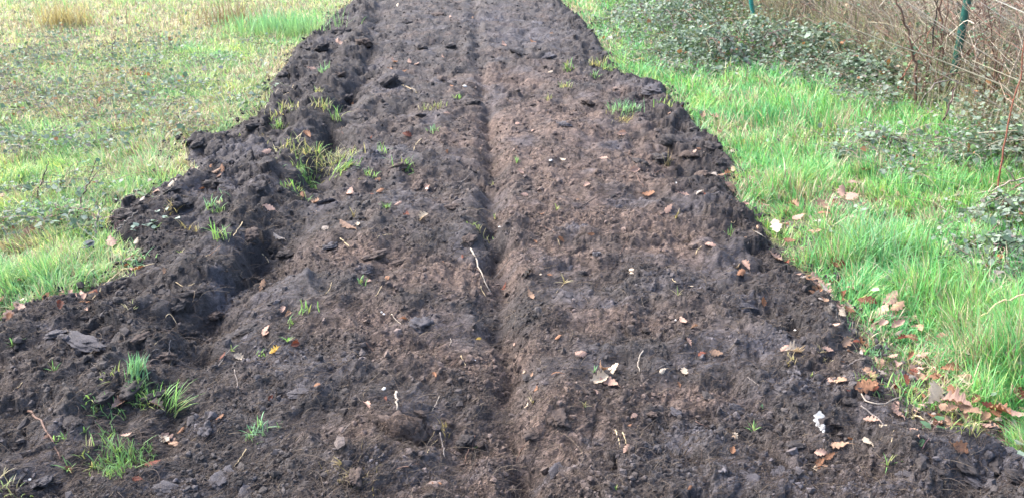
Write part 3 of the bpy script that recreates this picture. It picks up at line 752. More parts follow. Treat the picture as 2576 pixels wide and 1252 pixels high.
cane_px([(2085, 165), (2110, 105), (2140, 40), (2152, -5)], 'pale', .0035, 'thin pale stalk leaning right, between teal post and white dead branch', dy=.03, seed=15)
cane_px([(2252, 150), (2280, 80), (2325, 33), (2365, 27), (2432, 37), (2499, 44), (2560, 50)], 'straw', .005, 'long straw coloured cane arching across in front of the dark green post', dy=-.03, seed=16)
cane_px([(2300, 290), (2330, 230), (2365, 200), (2440, 206), (2525, 227), (2590, 250)], 'grey', .0045, 'grey cane arching low to the right across the foot of the dark post', dy=-.03, seed=17, side=1, leaves=4)
cane_px([(2480, 270), (2500, 170), (2540, 90), (2600, 50)], 'pale', .006, 'thick pale cane reaching the right edge high in the thicket', dy=.02, seed=18, side=3)
cane_px([(2245, 262), (2262, 205), (2300, 140), (2330, 100), (2350, 60)], 'red', .0045, 'slim red cane with green leaves crossing behind the stout brown stem', dy=.06, seed=19, leaves=9)
cane_px([(2440, 300), (2470, 330), (2500, 310), (2530, 220), (2545, 120)], 'red', .0045, 'red cane bowing upward between dark post and right edge', dy=.04, seed=20, leaves=4)
cane_px([(2316, 508), (2400, 498), (2466, 488), (2520, 466), (2590, 440)], 'pale', .006, 'pale dead branch lying on the right lawn near the reddish cane', dy=.0, seed=21, side=2)
cane_px([(2420, 840), (2466, 798), (2506, 765), (2576, 735), (2640, 715)], 'straw', .0035, 'long bent straw stem hanging over tall grass at the right edge', dy=.01, seed=22)
cane_px([(2505, 830), (2515, 790), (2560, 772), (2620, 765)], 'straw', .003, 'short kinked straw stalk just below the long bent straw stem', dy=.01, seed=23)
cane_px([(318, 62), (318, 30), (319, 5), (320, -20)], 'straw', .006, 'single tall upright straw stalk at the top left of the meadow', dy=.0, seed=24)
cane_px([(230, 612), (240, 575), (248, 540), (251, 520)], 'pale', .004, 'pale upright stick at the left edge of the soil', dy=.02, seed=25, cat='stick', name='stick')
cane_px([(185, 560), (205, 500), (225, 450), (242, 400)], 'purple', .003, 'dark thin bramble shoot leaning right over the left grass', dy=.03, seed=26, side=1, leaves=2, size=.025)
cane_px([(90, 505), (100, 470), (112, 435), (122, 405)], 'purple', .003, 'dark thin bramble shoot nearest the left picture edge', dy=.03, seed=27, leaves=1, size=.025)
cane_px([(285, 605), (300, 570), (330, 545), (347, 530)], 'grey', .0035, 'grey twig sticking out of the left soil edge, leaning right', dy=.02, seed=28)
cane_px([(268, 600), (290, 565), (310, 552)], 'purple', .003, 'dark short twig at the left soil edge beside the pale stick', dy=.02, seed=29)
cane_px([(1735, 50), (1732, 20), (1730, -15)], 'straw', .005, 'upright straw stalk at the top, left of the teal post', dy=.01, seed=30)
cane_px([(1757, 55), (1760, 20), (1765, -15)], 'straw', .005, 'upright pale stalk at the top, closer to the teal post', dy=.01, seed=31)
cane_px([(280, 150), (285, 110), (292, 75)], 'purple', .004, 'dark twig standing up from the far left brambles', dy=.01, seed=32, side=1)
# ------------------------------------------------------------------ three leafless shrubs in the thicket
def shrub(px, py, h, n, kind, label, seed, spread=.5, leaves=30):
    b = G(px, py); r = np.random.default_rng(seed)
    root = bpy.data.objects.new('shrub', None); COL.objects.link(root); root.location = b
    tips = []
    for k in range(n):
        a = r.uniform(0, 6.28); l = r.uniform(.1, spread); hh = h * r.uniform(.6, 1)
        o = np.array([r.normal(0, .06), r.normal(0, .06), -.02])
        pts = [o, o + [math.cos(a) * l * .35, math.sin(a) * l * .35, hh * .5], o + [math.cos(a) * l, math.sin(a) * l, hh]]
        Q = smooth_path(pts, 10, .006, seed * 31 + k); rr = r.uniform(.004, .008)
        st = link('stem', tube_mesh('stem', Q, np.linspace(1, .35, 10) * rr, (.5, .5, .5), 6), CANE[kind], root)
        S = []
        for j in range(9):
            i = int(r.integers(2, 10)); a2 = r.uniform(0, 6.28); L2 = r.uniform(.12, .4) * (1 - i / 16)
            d = np.array([math.cos(a2), math.sin(a2), r.uniform(.1, 1)]) * L2
            S.append(smooth_path([Q[i], Q[i] + d * .5, Q[i] + d], 5)); tips.append(Q[i] + d * .8)
        for q in S: link('twig', tube_mesh('twig', q, np.linspace(.003, .0012, 5), (.5, .5, .5), 4), CANE[kind], st)
    if leaves:
        leaf_cluster('leaves', np.array(tips)[r.integers(0, len(tips), leaves)], seed, root, 2, .035)
    return tag(root, label, 'shrub', 'leafless shrubs of the thicket')
shrub(2335, 262, 1.15, 8, 'brown', 'leafless red brown shrub around the dark green post', 101, .55, 26)
shrub(2180, 150, 1.15, 8, 'grey', 'grey twiggy shrub left of the dark green post', 102, .6, 12)
shrub(2490, 330, 1.1, 8, 'brown', 'brown twiggy shrub at the right edge behind the pale canes', 103, .6, 14)
shrub(2040, 95, 1.0, 7, 'grey', 'far grey twiggy shrub to the right of the curved teal post', 104, .6, 10)

# ------------------------------------------------------------------ bramble bushes along the foot of the thicket
def bramble_bush(px, py, rx, ry, h, n, label, seed, size=.034):
    b = G(px, py); r = np.random.default_rng(seed)
    root = bpy.data.objects.new('bramble_bush', None); COL.objects.link(root); root.location = b
    a = r.uniform(0, 6.28, n); q = r.random(n) ** .62 * 1.2; X = rx * q * np.cos(a); Y = ry * q * np.sin(a)
    lump = 1 + .55 * fbm((X + b.x) * 3.2, (Y + b.y) * 3.2, 2, seed)
    top = h * np.clip(1 - q ** 2.2, 0, 1) * lump + .04
    Z = top * (1 - .55 * r.random(n) ** 2.0) + Hq(X + b.x, Y + b.y) - b.z
    pal = np.array([[.15, .205, .155], [.20, .25, .20], [.09, .14, .09], [.24, .28, .235], [.18, .15, .14], [.27, .14, .08], [.19, .32, .15]])
    C = pal[r.choice(7, n, p=[.28, .24, .2, .14, .07, .02, .05])] * r.uniform(.75, 1.25, (n, 1))
    V, F, CC = leaflets(np.stack([X, Y, Z], 1), size * np.exp(r.normal(0, .3, n)), r.uniform(0, 6.28, n), r.normal(0, .5, n), r.normal(0, .5, n), C, .82)
    o = link('leaves', raw_mesh('leaves', V.reshape(-1, 3), F, CC.reshape(-1, 3)), M_bramble, root); o['kind'] = 'stuff'
    for k in range(9):
        a0 = r.uniform(0, 6.28); p0 = np.array([math.cos(a0) * rx * .3, math.sin(a0) * ry * .3, 0]); d = np.array([math.cos(a0 + .5) * rx * .6, math.sin(a0 + .5) * ry * .6, 0])
        link('stem', tube_mesh('stem', smooth_path([p0, p0 + d * .4 + [0, 0, h * 1.25], p0 + d * .8 + [0, 0, h * 1.1], p0 + d * 1.3 + [0, 0, h * .5]], 12, .004, seed + k), np.linspace(1, .4, 12) * .0045, (.5, .5, .5), 5), CANE[['purple', 'olive', 'brown'][k % 3]], root)
    return tag(root, label, 'bramble bush', 'low bramble bushes at the thicket foot')
bramble_bush(1665, 75, .75, 1.3, .30, 3800, 'wide low bramble bush nearest the soil strip at the top right', 401)
bramble_bush(1800, 45, .8, 1.2, .42, 3800, 'tall bramble bush at the top, left of the curved teal post', 402)
bramble_bush(1760, 150, .55, .6, .24, 3000, 'low bramble bush below the two large ones, its front edge in green grass', 403)
bramble_bush(1900, 135, .65, .7, .28, 3200, 'bramble bush in front of the curved teal post foot', 404)
bramble_bush(2050, 165, .6, .6, .28, 3000, 'bramble bush between the teal post and the stout brown stem', 405)
bramble_bush(2185, 215, .45, .45, .24, 2400, 'small bramble bush just left of the stout brown stem', 406)
bramble_bush(1640, 20, .7, 1.2, .30, 2400, 'farthest low bramble bush at the top edge of the photo', 407)
bramble_bush(2560, 560, .2, .2, .12, 500, 'small bramble bush at the right edge under the dead branch', 408, .03)
bramble_bush(2530, 665, .17, .15, .10, 450, 'nearest small bramble bush at the right picture edge', 409, .028)
bramble_bush(2520, 400, .35, .3, .16, 900, 'bramble bush around the foot of the long reddish cane', 410, .035)
bramble_bush(2200, 385, .22, .15, .10, 260, 'thin bramble patch standing alone on the right lawn', 411, .035)

# ------------------------------------------------------------------ fallen oak leaves
LEAF_COL = {'p': (.36, .235, .185), 'c': (.48, .40, .31), 't': (.29, .185, .125), 'o': (.23, .115, .065), 'r': (.13, .04, .025), 'y': (.40, .27, .06), 'k': (.018, .015, .015), 'w': (.68, .65, .60), 'g': (.26, .225, .20)}
LEAF_NAME = {'p': 'pinkish tan', 'c': 'cream', 't': 'tan', 'o': 'orange brown', 'r': 'dark brown', 'y': 'yellow', 'k': 'blackish', 'w': 'white', 'g': 'greyish tan'}
M_leaf = {k: plant_mat('oak_leaf_' + LEAF_NAME[k].replace(' ', '_'), rough=.6, trans=.2, spec=.3, tcol=(1.1, .9, .6), color=c, noise=.28, nscale=70, rnd=.2, bump=.4) for k, c in LEAF_COL.items()}
def oak_mesh(seed):
    """lobed oak leaf with stalk, 1 unit long, curled"""
    r = np.random.default_rng(seed); n = 41
    s = np.linspace(0, 1, n)
    env = .30 * np.sin(np.pi * np.clip(s, 0, 1) ** 1.25) ** .75 + .015
    lob = 1 - .36 * (.5 + .5 * np.cos(2 * np.pi * s * 4.3 + r.uniform(-.4, .4))) ** 1.6
    wl = env * lob * r.uniform(.85, 1.15); wr = env * (1 - .36 * (.5 + .5 * np.cos(2 * np.pi * s * 4.3 + r.uniform(-1, 1))) ** 1.6)
    u = np.array([-1, -.5, 0, .5, 1.0])
    curl = r.uniform(-1.3, 1.6); bend = r.uniform(-.9, 1.1); twist = r.uniform(-.7, .7); fold = r.uniform(.0, .45)
    V = []
    for i in range(n):
        for q in u:
            w = (wl[i] if q < 0 else wr[i]) * q
            x = s[i] - .5; y = w
            rib = .018 * math.sin(s[i] * 27 + abs(q) * 5) * abs(q)
            z = curl * w * w * 1.6 + bend * x * x * .75 + twist * x * w + abs(w) * fold + rib + .02 * r.normal() * abs(q)
            V.append((x, y + .05 * math.sin(3 * x), z))
    V = np.array(V); F = []
    for i in range(n - 1):
        for j in range(4):
            a = i * 5 + j; F.append((a, a + 1, a + 6, a + 5))
    # stalk
    k = len(V)
    st = np.array([[-.5, 0, 0], [-.62, .01, .0], [-.72, .03, -.02]]) + [0, 0, bend * .18]
    SV, SF, _ = strands(st[None], np.array([[.012, .01, .012]]), np.full((1, 3), .5), 4)
    V = np.concatenate([V, SV.reshape(-1, 3)])
    V[:, 2] -= V[:, 2].min() * .6
    return raw_mesh('oak_leaf', V, [np.array(F), SF[0] + k])
_oak = [oak_mesh(i) for i in range(11)]
OAK = {k: [m.copy() for m in _oak] for k in LEAF_COL}
for k, ms in OAK.items():
    for m in ms: m.materials.append(M_leaf[k])
def ground_normal(x, y):
    d = .02
    return Vector((-(hz(x + d, y) - hz(x - d, y)) / (2 * d), -(hz(x, y + d) - hz(x, y - d)) / (2 * d), 1)).normalized()
LANDMARKS = [(217, 872, 'long slick clay slab'), (922, 683, 'square clay block'), (1521, 945, 'big pale leaf cluster'), (2060, 1062, 'bleached white leaf'), (1010, 1088, 'brown root mound'), (303, 1152, 'dense low green tuft'), (1210, 680, 'long jointed stick'), (1565, 277, 'large green tuft'), (800, 425, 'overhanging turf clump'),
             (977, 217, 'dark upturned clod'), (1720, 440, 'dark right hollow'), (1258, 571, 'small white stone'), (874, 571, 'large tan oak leaf'), (2178, 640, 'tall right tussock'), (1065, 820, 'bluish clay lump'), (1606, 915, 'curved pale root'), (2318, 1002, 'big pale curled leaf'), (1907, 84, 'curved teal post'), (2384, 268, 'dark green post'),
             (200, 650, 'dark bramble sprig'), (1528, 775, 'smooth clay smear'), (1866, 671, 'curled cream leaf trio'), (700, 60, 'tall green rushes'), (350, 960, 'long bladed grass tuft')]
CLAIM = []      # (object, description, place word, px, py)
def claim(o, desc, px, py, cat, group):
    o['category'] = cat; o['group'] = group
    CLAIM.append((o, desc, px, py))
def finish_labels():
    cells = {}
    for o, desc, px, py in CLAIM:
        d = [((px - a) ** 2 + ((py - b) * 1.6) ** 2, i) for i, (a, b, _) in enumerate(LANDMARKS) if not (_ in desc)]
        dist, i = min(d); a, b, nm = LANDMARKS[i]
        dx, dy = px - a, (py - b) * 1.3
        rel = ('right of' if dx > 0 else 'left of') if abs(dx) > abs(dy) else ('before' if dy > 0 else 'beyond')
        cells.setdefault((desc, rel, nm), []).append((dist, o))
    ORD = ['', ', second nearest', ', third nearest', ', fourth nearest', ', fifth nearest', ', sixth nearest', ', seventh nearest', ', eighth nearest', ', ninth nearest', ', tenth nearest', ', eleventh nearest', ', twelfth nearest', ', thirteenth nearest', ', fourteenth nearest']
    for (desc, rel, nm), L in cells.items():
        L.sort(key=lambda q: q[0])
        for k, (dist, o) in enumerate(L):
            tail = ORD[min(k, len(ORD) - 1)]
            if k == 0 and len(L) > 1: tail = ', nearest'
            o['label'] = f'{desc} {rel} {nm}{tail}'
def oak_leaf(px, py, L, col, idx=0, label=None, rot=None, tilt=.25):
    p = G(px, py, .004); seed = int(px * 7 + py * 13 + idx * 101); r = random.Random(seed)
    o = bpy.data.objects.new('oak_leaf', OAK[col][seed % 11]); COL.objects.link(o)
    nrm = ground_normal(p.x, p.y); nrm = (nrm + Vector((r.gauss(0, tilt), r.gauss(0, tilt) - .15, 0))).normalized()
    q = nrm.to_track_quat('Z', 'Y'); o.rotation_mode = 'QUATERNION'
    from mathutils import Quaternion
    o.rotation_quaternion = q @ Quaternion((0, 0, 1), r.uniform(0, 6.28) if rot is None else rot)
    wet = r.uniform(.75, 1.1)
    o.scale = (L, L * wet, L * r.uniform(.8, 1.2))
    # in grass it lies on the blades
    e = float(sdf(np.array([p.x]), np.array([p.y]))[0])
    o.location = p + nrm * (.003 if e > -.03 else (.030 if p.x < 0 else .045) + .015 * r.random())
    if label:
        o['label'] = label; o['category'] = 'leaf'; o['group'] = 'fallen oak leaves'
    else:
        size = 'tiny' if L < .032 else ('small' if L < .055 else ('medium' if L < .08 else 'large'))
        where = 'on soil' if e > 0 else ('in left grass' if p.x < 0 else 'in right grass')
        claim(o, f'{size} {LEAF_NAME[col]} oak leaf {where}', px, py, 'leaf', 'fallen oak leaves')
    return o
# px, py, length in metres, colour
LEAVES = """881 486 .085 p;957 481 .05 o;934 493 .05 r;949 455 .05 o;1066 550 .07 c;819 575 .06 g;901 568 .045 c;761 493 .06 o;796 510 .06 t;677 525 .07 p;754 431 .07 p;701 600 .07 g;661 718 .06 t;1077 475 .05 p;1001 515 .05 p;1024 543 .04 r;894 521 .07 g;976 701 .04 o;927 710 .03 p;1014 805 .035 o;1164 648 .03 r;1114 665 .025 o;1271 721 .05 r;671 832 .05 p;712 780 .035 p;724 791 .035 t
1596 431 .07 p;1476 468 .06 p;1715 490 .07 p;1731 498 .06 g;1761 486 .06 g;1681 528 .07 p;1678 508 .07 k;1835 475 .09 p;1873 468 .07 t;1870 601 .07 t;1901 618 .06 c;1788 621 .07 p;1335 743 .055 t;1331 691 .07 k;1383 695 .025 o;1410 600 .04 o;1486 590 .035 o;1310 435 .05 p;1318 493 .05 p;1718 808 .045 p;1747 825 .035 t;1631 490 .08 o;1738 723 .03 c;1917 775 .04 o;1366 540 .03 o;1346 610 .03 o;1452 505 .03 t
602 902 .045 c;367 925 .045 p;298 1020 .055 p;393 1022 .055 p;423 1112 .065 p;410 1105 .05 c;437 1120 .045 t;555 1052 .03 o;457 1085 .03 o;322 1102 .035 p;118 1103 .025 p;347 1207 .03 r;172 1185 .03 o;43 988 .03 o;290 1115 .05 p;563 898 .04 r;383 1168 .06 r
669 842 .05 p;696 885 .05 y;742 868 .04 r;799 972 .03 o;924 1022 .045 p;971 1005 .025 r;1094 945 .028 o;681 1003 .025 r;1204 853 .025 y;1096 1222 .03 o
1461 893 .065 p;1401 947 .04 o;1350 982 .03 o;1800 890 .05 t;1766 893 .035 r;1721 940 .045 c;1665 935 .035 c;1321 937 .02 c;1405 850 .03 o;1593 1048 .035 p;1583 1074 .018 o;1843 1135 .028 o;1846 1098 .025 c;1734 1228 .02 o;1730 862 .035 p;1575 1130 .035 p;1328 1023 .025 c;1496 988 .03 p;1706 970 .025 o;1295 868 .025 p;1340 945 .02 t
2112 960 .065 t;2088 962 .05 p;2108 1123 .065 t;2065 1140 .04 p;2062 1182 .04 o;2075 1175 .04 t;2050 1183 .03 c;2085 1150 .04 o;2065 1165 .035 o;1992 888 .08 c;1975 878 .05 p;2082 875 .04 p;2112 913 .03 o;2165 865 .06 o;2170 882 .05 t;2178 938 .07 t;2125 862 .07 t;2205 842 .06 p;2252 842 .07 p;2190 955 .05 t;2258 985 .07 r;2175 985 .08 o;2253 1042 .075 p;2398 1048 .09 p;2442 1068 .09 t;2482 1068 .06 o;2505 1072 .07 o;2532 1075 .085 p;2408 1126 .075 o;2385 940 .07 o;2415 925 .07 g;2408 892 .05 o;2498 885 .05 r;2400 912 .06 w;2182 1118 .045 c;2192 1062 .05 p;2222 1075 .035 c;2298 1102 .04 p;2325 915 .05 p;2292 912 .04 o;2342 975 .06 o;2412 998 .06 c;2415 978 .06 t;2448 955 .05 r;2552 985 .08 t;2520 1010 .08 p;2505 890 .05 o;2275 868 .05 o;2352 978 .06 o;2388 1072 .06 t;2135 1108 .03 o;2465 1040 .06 r;2435 1028 .05 o;2560 1020 .06 r;2380 1010 .05 o;2360 1060 .05 t
1962 591 .10 c;2049 586 .07 w;2149 618 .07 o;2055 705 .085 p;2062 728 .09 p;2012 651 .08 t;2030 655 .06 o;2075 685 .08 o;2102 681 .06 r;2129 755 .07 p;2162 748 .08 t;2185 778 .08 r;2235 781 .11 p;2250 800 .09 t;2225 805 .08 p;2442 728 .06 t;2139 483 .08 p;2139 515 .10 p;2109 501 .09 p;2062 541 .10 t;1995 541 .08 t;2365 448 .11 g;2169 445 .07 o;2449 595 .05 w;2492 585 .045 w;2562 528 .08 p;2515 535 .07 g;2052 611 .08 t;2009 571 .08 p;2120 700 .05 t;2040 738 .05 o;2105 775 .06 t;2070 560 .08 o;2160 540 .07 t;2210 500 .06 p;2300 720 .05 r;2480 690 .06 o;2350 870 .05 t;1985 620 .06 o;1950 650 .06 p
787 180 .11 p;851 103 .10 p;857 110 .10 p;991 157 .11 p;1031 157 .09 p;1049 163 .08 p;981 182 .10 o;1011 182 .10 o;1039 230 .08 c;774 340 .09 o;712 278 .06 r;1124 287 .05 p;1249 48 .06 o;1189 43 .06 t;1133 43 .06 p;1268 113 .08 p;1001 15 .08 c;1114 145 .06 p;1123 383 .05 o;1024 343 .07 r;934 347 .03 r;669 383 .07 p;1136 217 .06 o;840 300 .05 r
1385 182 .05 c;1341 107 .09 o;1388 85 .06 t;1488 130 .05 c;1563 337 .07 p;1341 330 .05 p;1300 313 .05 p;1518 400 .06 p;1416 403 .05 c;1755 377 .05 o;1745 390 .05 p;1730 397 .05 p;1762 303 .09 t;1792 313 .09 t;1685 287 .06 p;1540 103 .09 w;1571 87 .09 p;1691 83 .09 w;1700 110 .08 w;1611 163 .08 y;1860 370 .06 y;1806 163 .09 o;1638 117 .07 p;1800 345 .05 o;1830 440 .06 o;1845 430 .07 t
135 560 .06 r;90 602 .08 t;60 600 .06 p;30 795 .07 p;58 780 .08 p;110 760 .09 o;150 772 .06 r;70 800 .05 c;180 752 .07 p;345 680 .07 o;290 625 .09 p;270 640 .06 t;435 466 .08 c;340 188 .10 o;352 200 .08 r;290 305 .08 p;310 318 .07 o;215 232 .08 r;230 240 .07 r;370 262 .07 p;495 295 .06 p;545 280 .08 o;420 285 .06 r;158 560 .06 o;10 510 .07 t;240 560 .05 t;520 455 .06 p;545 432 .06 t;560 425 .06 o;300 498 .05 g;60 720 .04 r;12 770 .05 o;385 470 .05 g"""
_vis = 0
for line in LEAVES.split('\n'):
    for it in line.split(';'):
        a, b, l, c = it.split(); oak_leaf(float(a), float(b), float(l), c, _vis); _vis += 1
oak_leaf(874, 571, .10, 't', 1, 'large tan oak leaf lying flat on soil left of centre', 1.0)
oak_leaf(2060, 1062, .07, 'w', 2, 'bleached white lobed leaf on the dark soil at lower right', 1.4)
oak_leaf(2067, 1084, .042, 'w', 3, 'small bleached white leaf piece touching the larger white leaf', .4)
oak_leaf(2075, 985, .03, 'w', 4, 'tiny white triangular leaf scrap above the bleached white leaf', .4)
oak_leaf(1505, 958, .075, 'c', 5, 'left cream leaf of the big pale leaf cluster on soil', .3, .1)
oak_leaf(1533, 962, .08, 'p', 6, 'front pinkish leaf of the big pale leaf cluster on soil', 2.9, .2)
oak_leaf(1541, 932, .07, 'c', 7, 'upright right leaf of the big pale leaf cluster on soil', 1.2, .8)
oak_leaf(1512, 932, .06, 't', 8, 'tan curled leaf at the back of the big pale cluster', 1.9, .8)
oak_leaf(1856, 666, .07, 'c', 9, 'cream leaf at the left of the curled leaf trio', .8, .4)
oak_leaf(1876, 668, .06, 'p', 10, 'pinkish leaf at the right of the curled leaf trio', 2.2, .5)
oak_leaf(1863, 688, .06, 'o', 11, 'orange brown leaf in front of the curled cream leaf trio', .1, .2)
oak_leaf(2318, 1002, .11, 'c', 12, 'big pale curled oak leaf at the torn turf edge lower right', .2, .3)

def build_litter():
    V = []; F = []; C = []; n = 0; r = np.random.default_rng(77)
    spots = [(2100, 500, .28, .10, 26), (2010, 545, .18, .10, 20), (2200, 530, .25, .10, 12), (2000, 640, .08, .08, 8), (2055, 715, .05, .06, 12), (2110, 760, .07, .05, 12), (2190, 790, .12, .06, 22), (2240, 850, .10, .08, 16), (2300, 920, .10, .10, 26), (2380, 960, .10, .08, 24), (2430, 1030, .12, .06, 26), (2500, 1070, .12, .04, 18), (2320, 1040, .08, .05, 12), (80, 785, .14, .05, 16), (180, 750, .10, .06, 8), (330, 670, .06, .1, 8), (250, 300, .8, .5, 30), (300, 480, .4, .3, 18), (480, 440, .2, .1, 10), (2300, 450, .5, .4, 16), (2200, 240, .6, .5, 18), (1870, 460, .08, .1, 8), (1780, 300, .2, .3, 10), (2480, 650, .2, .15, 8)]
    pal = [LEAF_COL[k] for k in 'pptogrtc']
    for px, py, sx, sy, m in spots:
        cx, cy = flat(px, py, .03)
        for _ in range(m):
            x = cx + r.normal(0, sx); y = cy + r.normal(0, sy)
            me = _oak[int(r.integers(11))]; v = np.zeros(len(me.vertices) * 3); me.vertices.foreach_get('co', v); v = v.reshape(-1, 3)
            L = r.uniform(.018, .055); a = r.uniform(0, 6.28); t = r.normal(0, .35); u = r.normal(0, .35)
            v = v * L * [1, r.uniform(.7, 1.1), 1]; v[:, 2] += v[:, 0] * t + v[:, 1] * u
            v = np.stack([v[:, 0] * math.cos(a) - v[:, 1] * math.sin(a), v[:, 0] * math.sin(a) + v[:, 1] * math.cos(a), v[:, 2]], 1)
            v += [x, y, hz(x, y) + r.uniform(.006, .035)]
            f = np.array([list(p.vertices) for p in me.polygons if len(p.vertices) == 4])
            V.append(v); F.append(f + n); n += len(v)
            C.append(np.tile(np.array(pal[int(r.integers(len(pal)))]) * r.uniform(.7, 1.1), (len(v), 1)))
    o = link('leaf_litter', raw_mesh('leaf_litter', np.concatenate(V), [np.concatenate(F)], np.concatenate(C)), plant_mat('litter_leaf', rough=.7, trans=.15, spec=.2, tcol=(1.1, .9, .6), noise=.3, nscale=70)); o['kind'] = 'stuff'
build_litter()

# ------------------------------------------------------------------ grass tufts standing in the soil
def tuft(px, py, n, L, w, label=None, kind='g', spread=.02, lean=.55, bias=None, drop=0):
    p = G(px, py); seed = int(px * 3 + py * 11); r = np.random.default_rng(seed)
    spread = min(spread, .0011 * n) if n > 9 else .0006
    P = np.stack([r.normal(0, spread, n), r.normal(0, spread * .8, n), np.zeros(n) - .004], 1)
    P[:, 2] = Hq(P[:, 0] + p.x, P[:, 1] + p.y) - p.z - .003
    az = r.uniform(0, 6.28, n) if bias is None else r.normal(bias, .6, n)
    pal = {'g': [[.16, .42, .12], [.22, .50, .16], [.12, .32, .10], [.36, .42, .15]], 'd': [[.12, .31, .10], [.09, .24, .08], [.15, .36, .13]], 'y': [[.27, .34, .13], [.38, .34, .20], [.20, .34, .11], [.42, .38, .24]],
           's': [[.36, .29, .17], [.28, .22, .13], [.46, .40, .26]], 'm': [[.16, .42, .22], [.22, .50, .28], [.10, .30, .15]], 'b': [[.16, .12, .085], [.24, .19, .13], [.11, .08, .06]]}[kind]
    C = np.array(pal)[r.integers(0, len(pal), n)] * r.uniform(.8, 1.2, (n, 1))
    V, F, CC = blades(P, L * r.uniform(.5, 1.1, n), np.full(n, w) * r.uniform(.7, 1.2, n), az, np.clip(r.normal(lean, .22, n), .05, .97), C * .5 + np.array([.17, .14, .07]), C, r)
    if drop: V[..., 2] -= drop * np.linalg.norm(V[..., :2] - P[:, None, :2], axis=2)
    nm = 'grass_tuft' if kind not in 'sb' else 'dry_grass_tuft'
    o = link(nm, raw_mesh(nm, V.reshape(-1, 3), F, CC.reshape(-1, 3)), M_grass); o.location = p
    if label: tag(o, label, 'grass tuft', 'tufts of grass')
    else:
        size = 'tiny' if n < 9 else ('small' if n < 20 else 'bushy')
        kn = {'g': 'green', 'd': 'dark green', 'y': 'yellowish', 's': 'straw coloured', 'm': 'blue green', 'b': 'brown'}[kind]
        claim(o, f'{size} {kn} grass sprig', px, py, 'grass tuft', 'tufts of grass')
    return o
tuft(303, 1155, 210, .06, .0046, 'dense low green tuft in the soil at lower left', 'd', .038)
tuft(295, 1190, 50, .045, .004, 'low green patch just in front of the dense low tuft', 'd', .02)
tuft(343, 950, 90, .085, .0045, 'upright pale green tuft above the grassy clod, lower left', 'm', .016, .4, 1.2)
tuft(350, 985, 90, .06, .0042, 'short green tuft joining the upright tuft to the long bladed one', 'd', .02)
tuft(425, 1035, 30, .13, .006, 'long bladed green tuft beside the grassy clod', 'g', .018, .6, .6)
tuft(377, 1012, 50, .06, .0045, None, 'g', .016)
tuft(1565, 280, 75, .12, .007, 'large green tuft on the right half of the soil', 'm', .06, .5)
tuft(1565, 305, 40, .12, .006, 'straw fringe hanging below the large green tuft', 's', .06, .8, -1.3, .3)
tuft(1084, 276, 60, .07, .006, 'yellow green tuft behind the grey clay, upper centre', 'y', .05, .6)
tuft(815, 415, 190, .14, .0065, 'overhanging turf clump with pale stalks, left of centre', 'y', .11, .75)
tuft(777, 460, 110, .14, .0058, 'green blades hanging down from the overhanging turf clump', 'd', .04, .7, -1.4, .5)
tuft(862, 428, 50, .13, .0075, 'bright green arching tuft at the right end of the turf clump', 'g', .03, .7, .0)
tuft(890, 1195, 120, .045, .0022, 'brown fibrous root tuft at the bottom, with straw ends', 'b', .035, .7)
tuft(860, 1165, 9, .05, .0055, 'flat straw blades beside the brown fibrous root tuft', 's', .008, .9, 3.0)
tuft(2262, 970, 10, .06, .012, 'broad bladed dark green plant on the torn turf edge', 'd', .010, .4)
tuft(170, 66, 340, .45, .010, 'large pale dry tussock with long stalks at the top left', 's', .18, .5)
tuft(700, 85, 700, .36, .0095, 'tall green rushes beside the far left edge of the soil', 'm', .32, .35)
tuft(590, 60, 320, .42, .009, 'brown sedge clump behind the tall green rushes', 'b', .25, .5)
tuft(2178, 665, 330, .30, .0068, 'tall blue green tussock on the right lawn', 'm', .085, .5)
tuft(2010, 470, 200, .20, .006, 'rounded green tussock overhanging the soil on the right', 'g', .09, .65)
tuft(2440, 860, 60, .13, .004, 'straw coloured tuft among tall green blades at the right', 's', .05, .6)
tuft(2290, 790, 5, .10, .005, 'two pale yellow bent blades on the right lawn', 'y', .008, .8, .8)
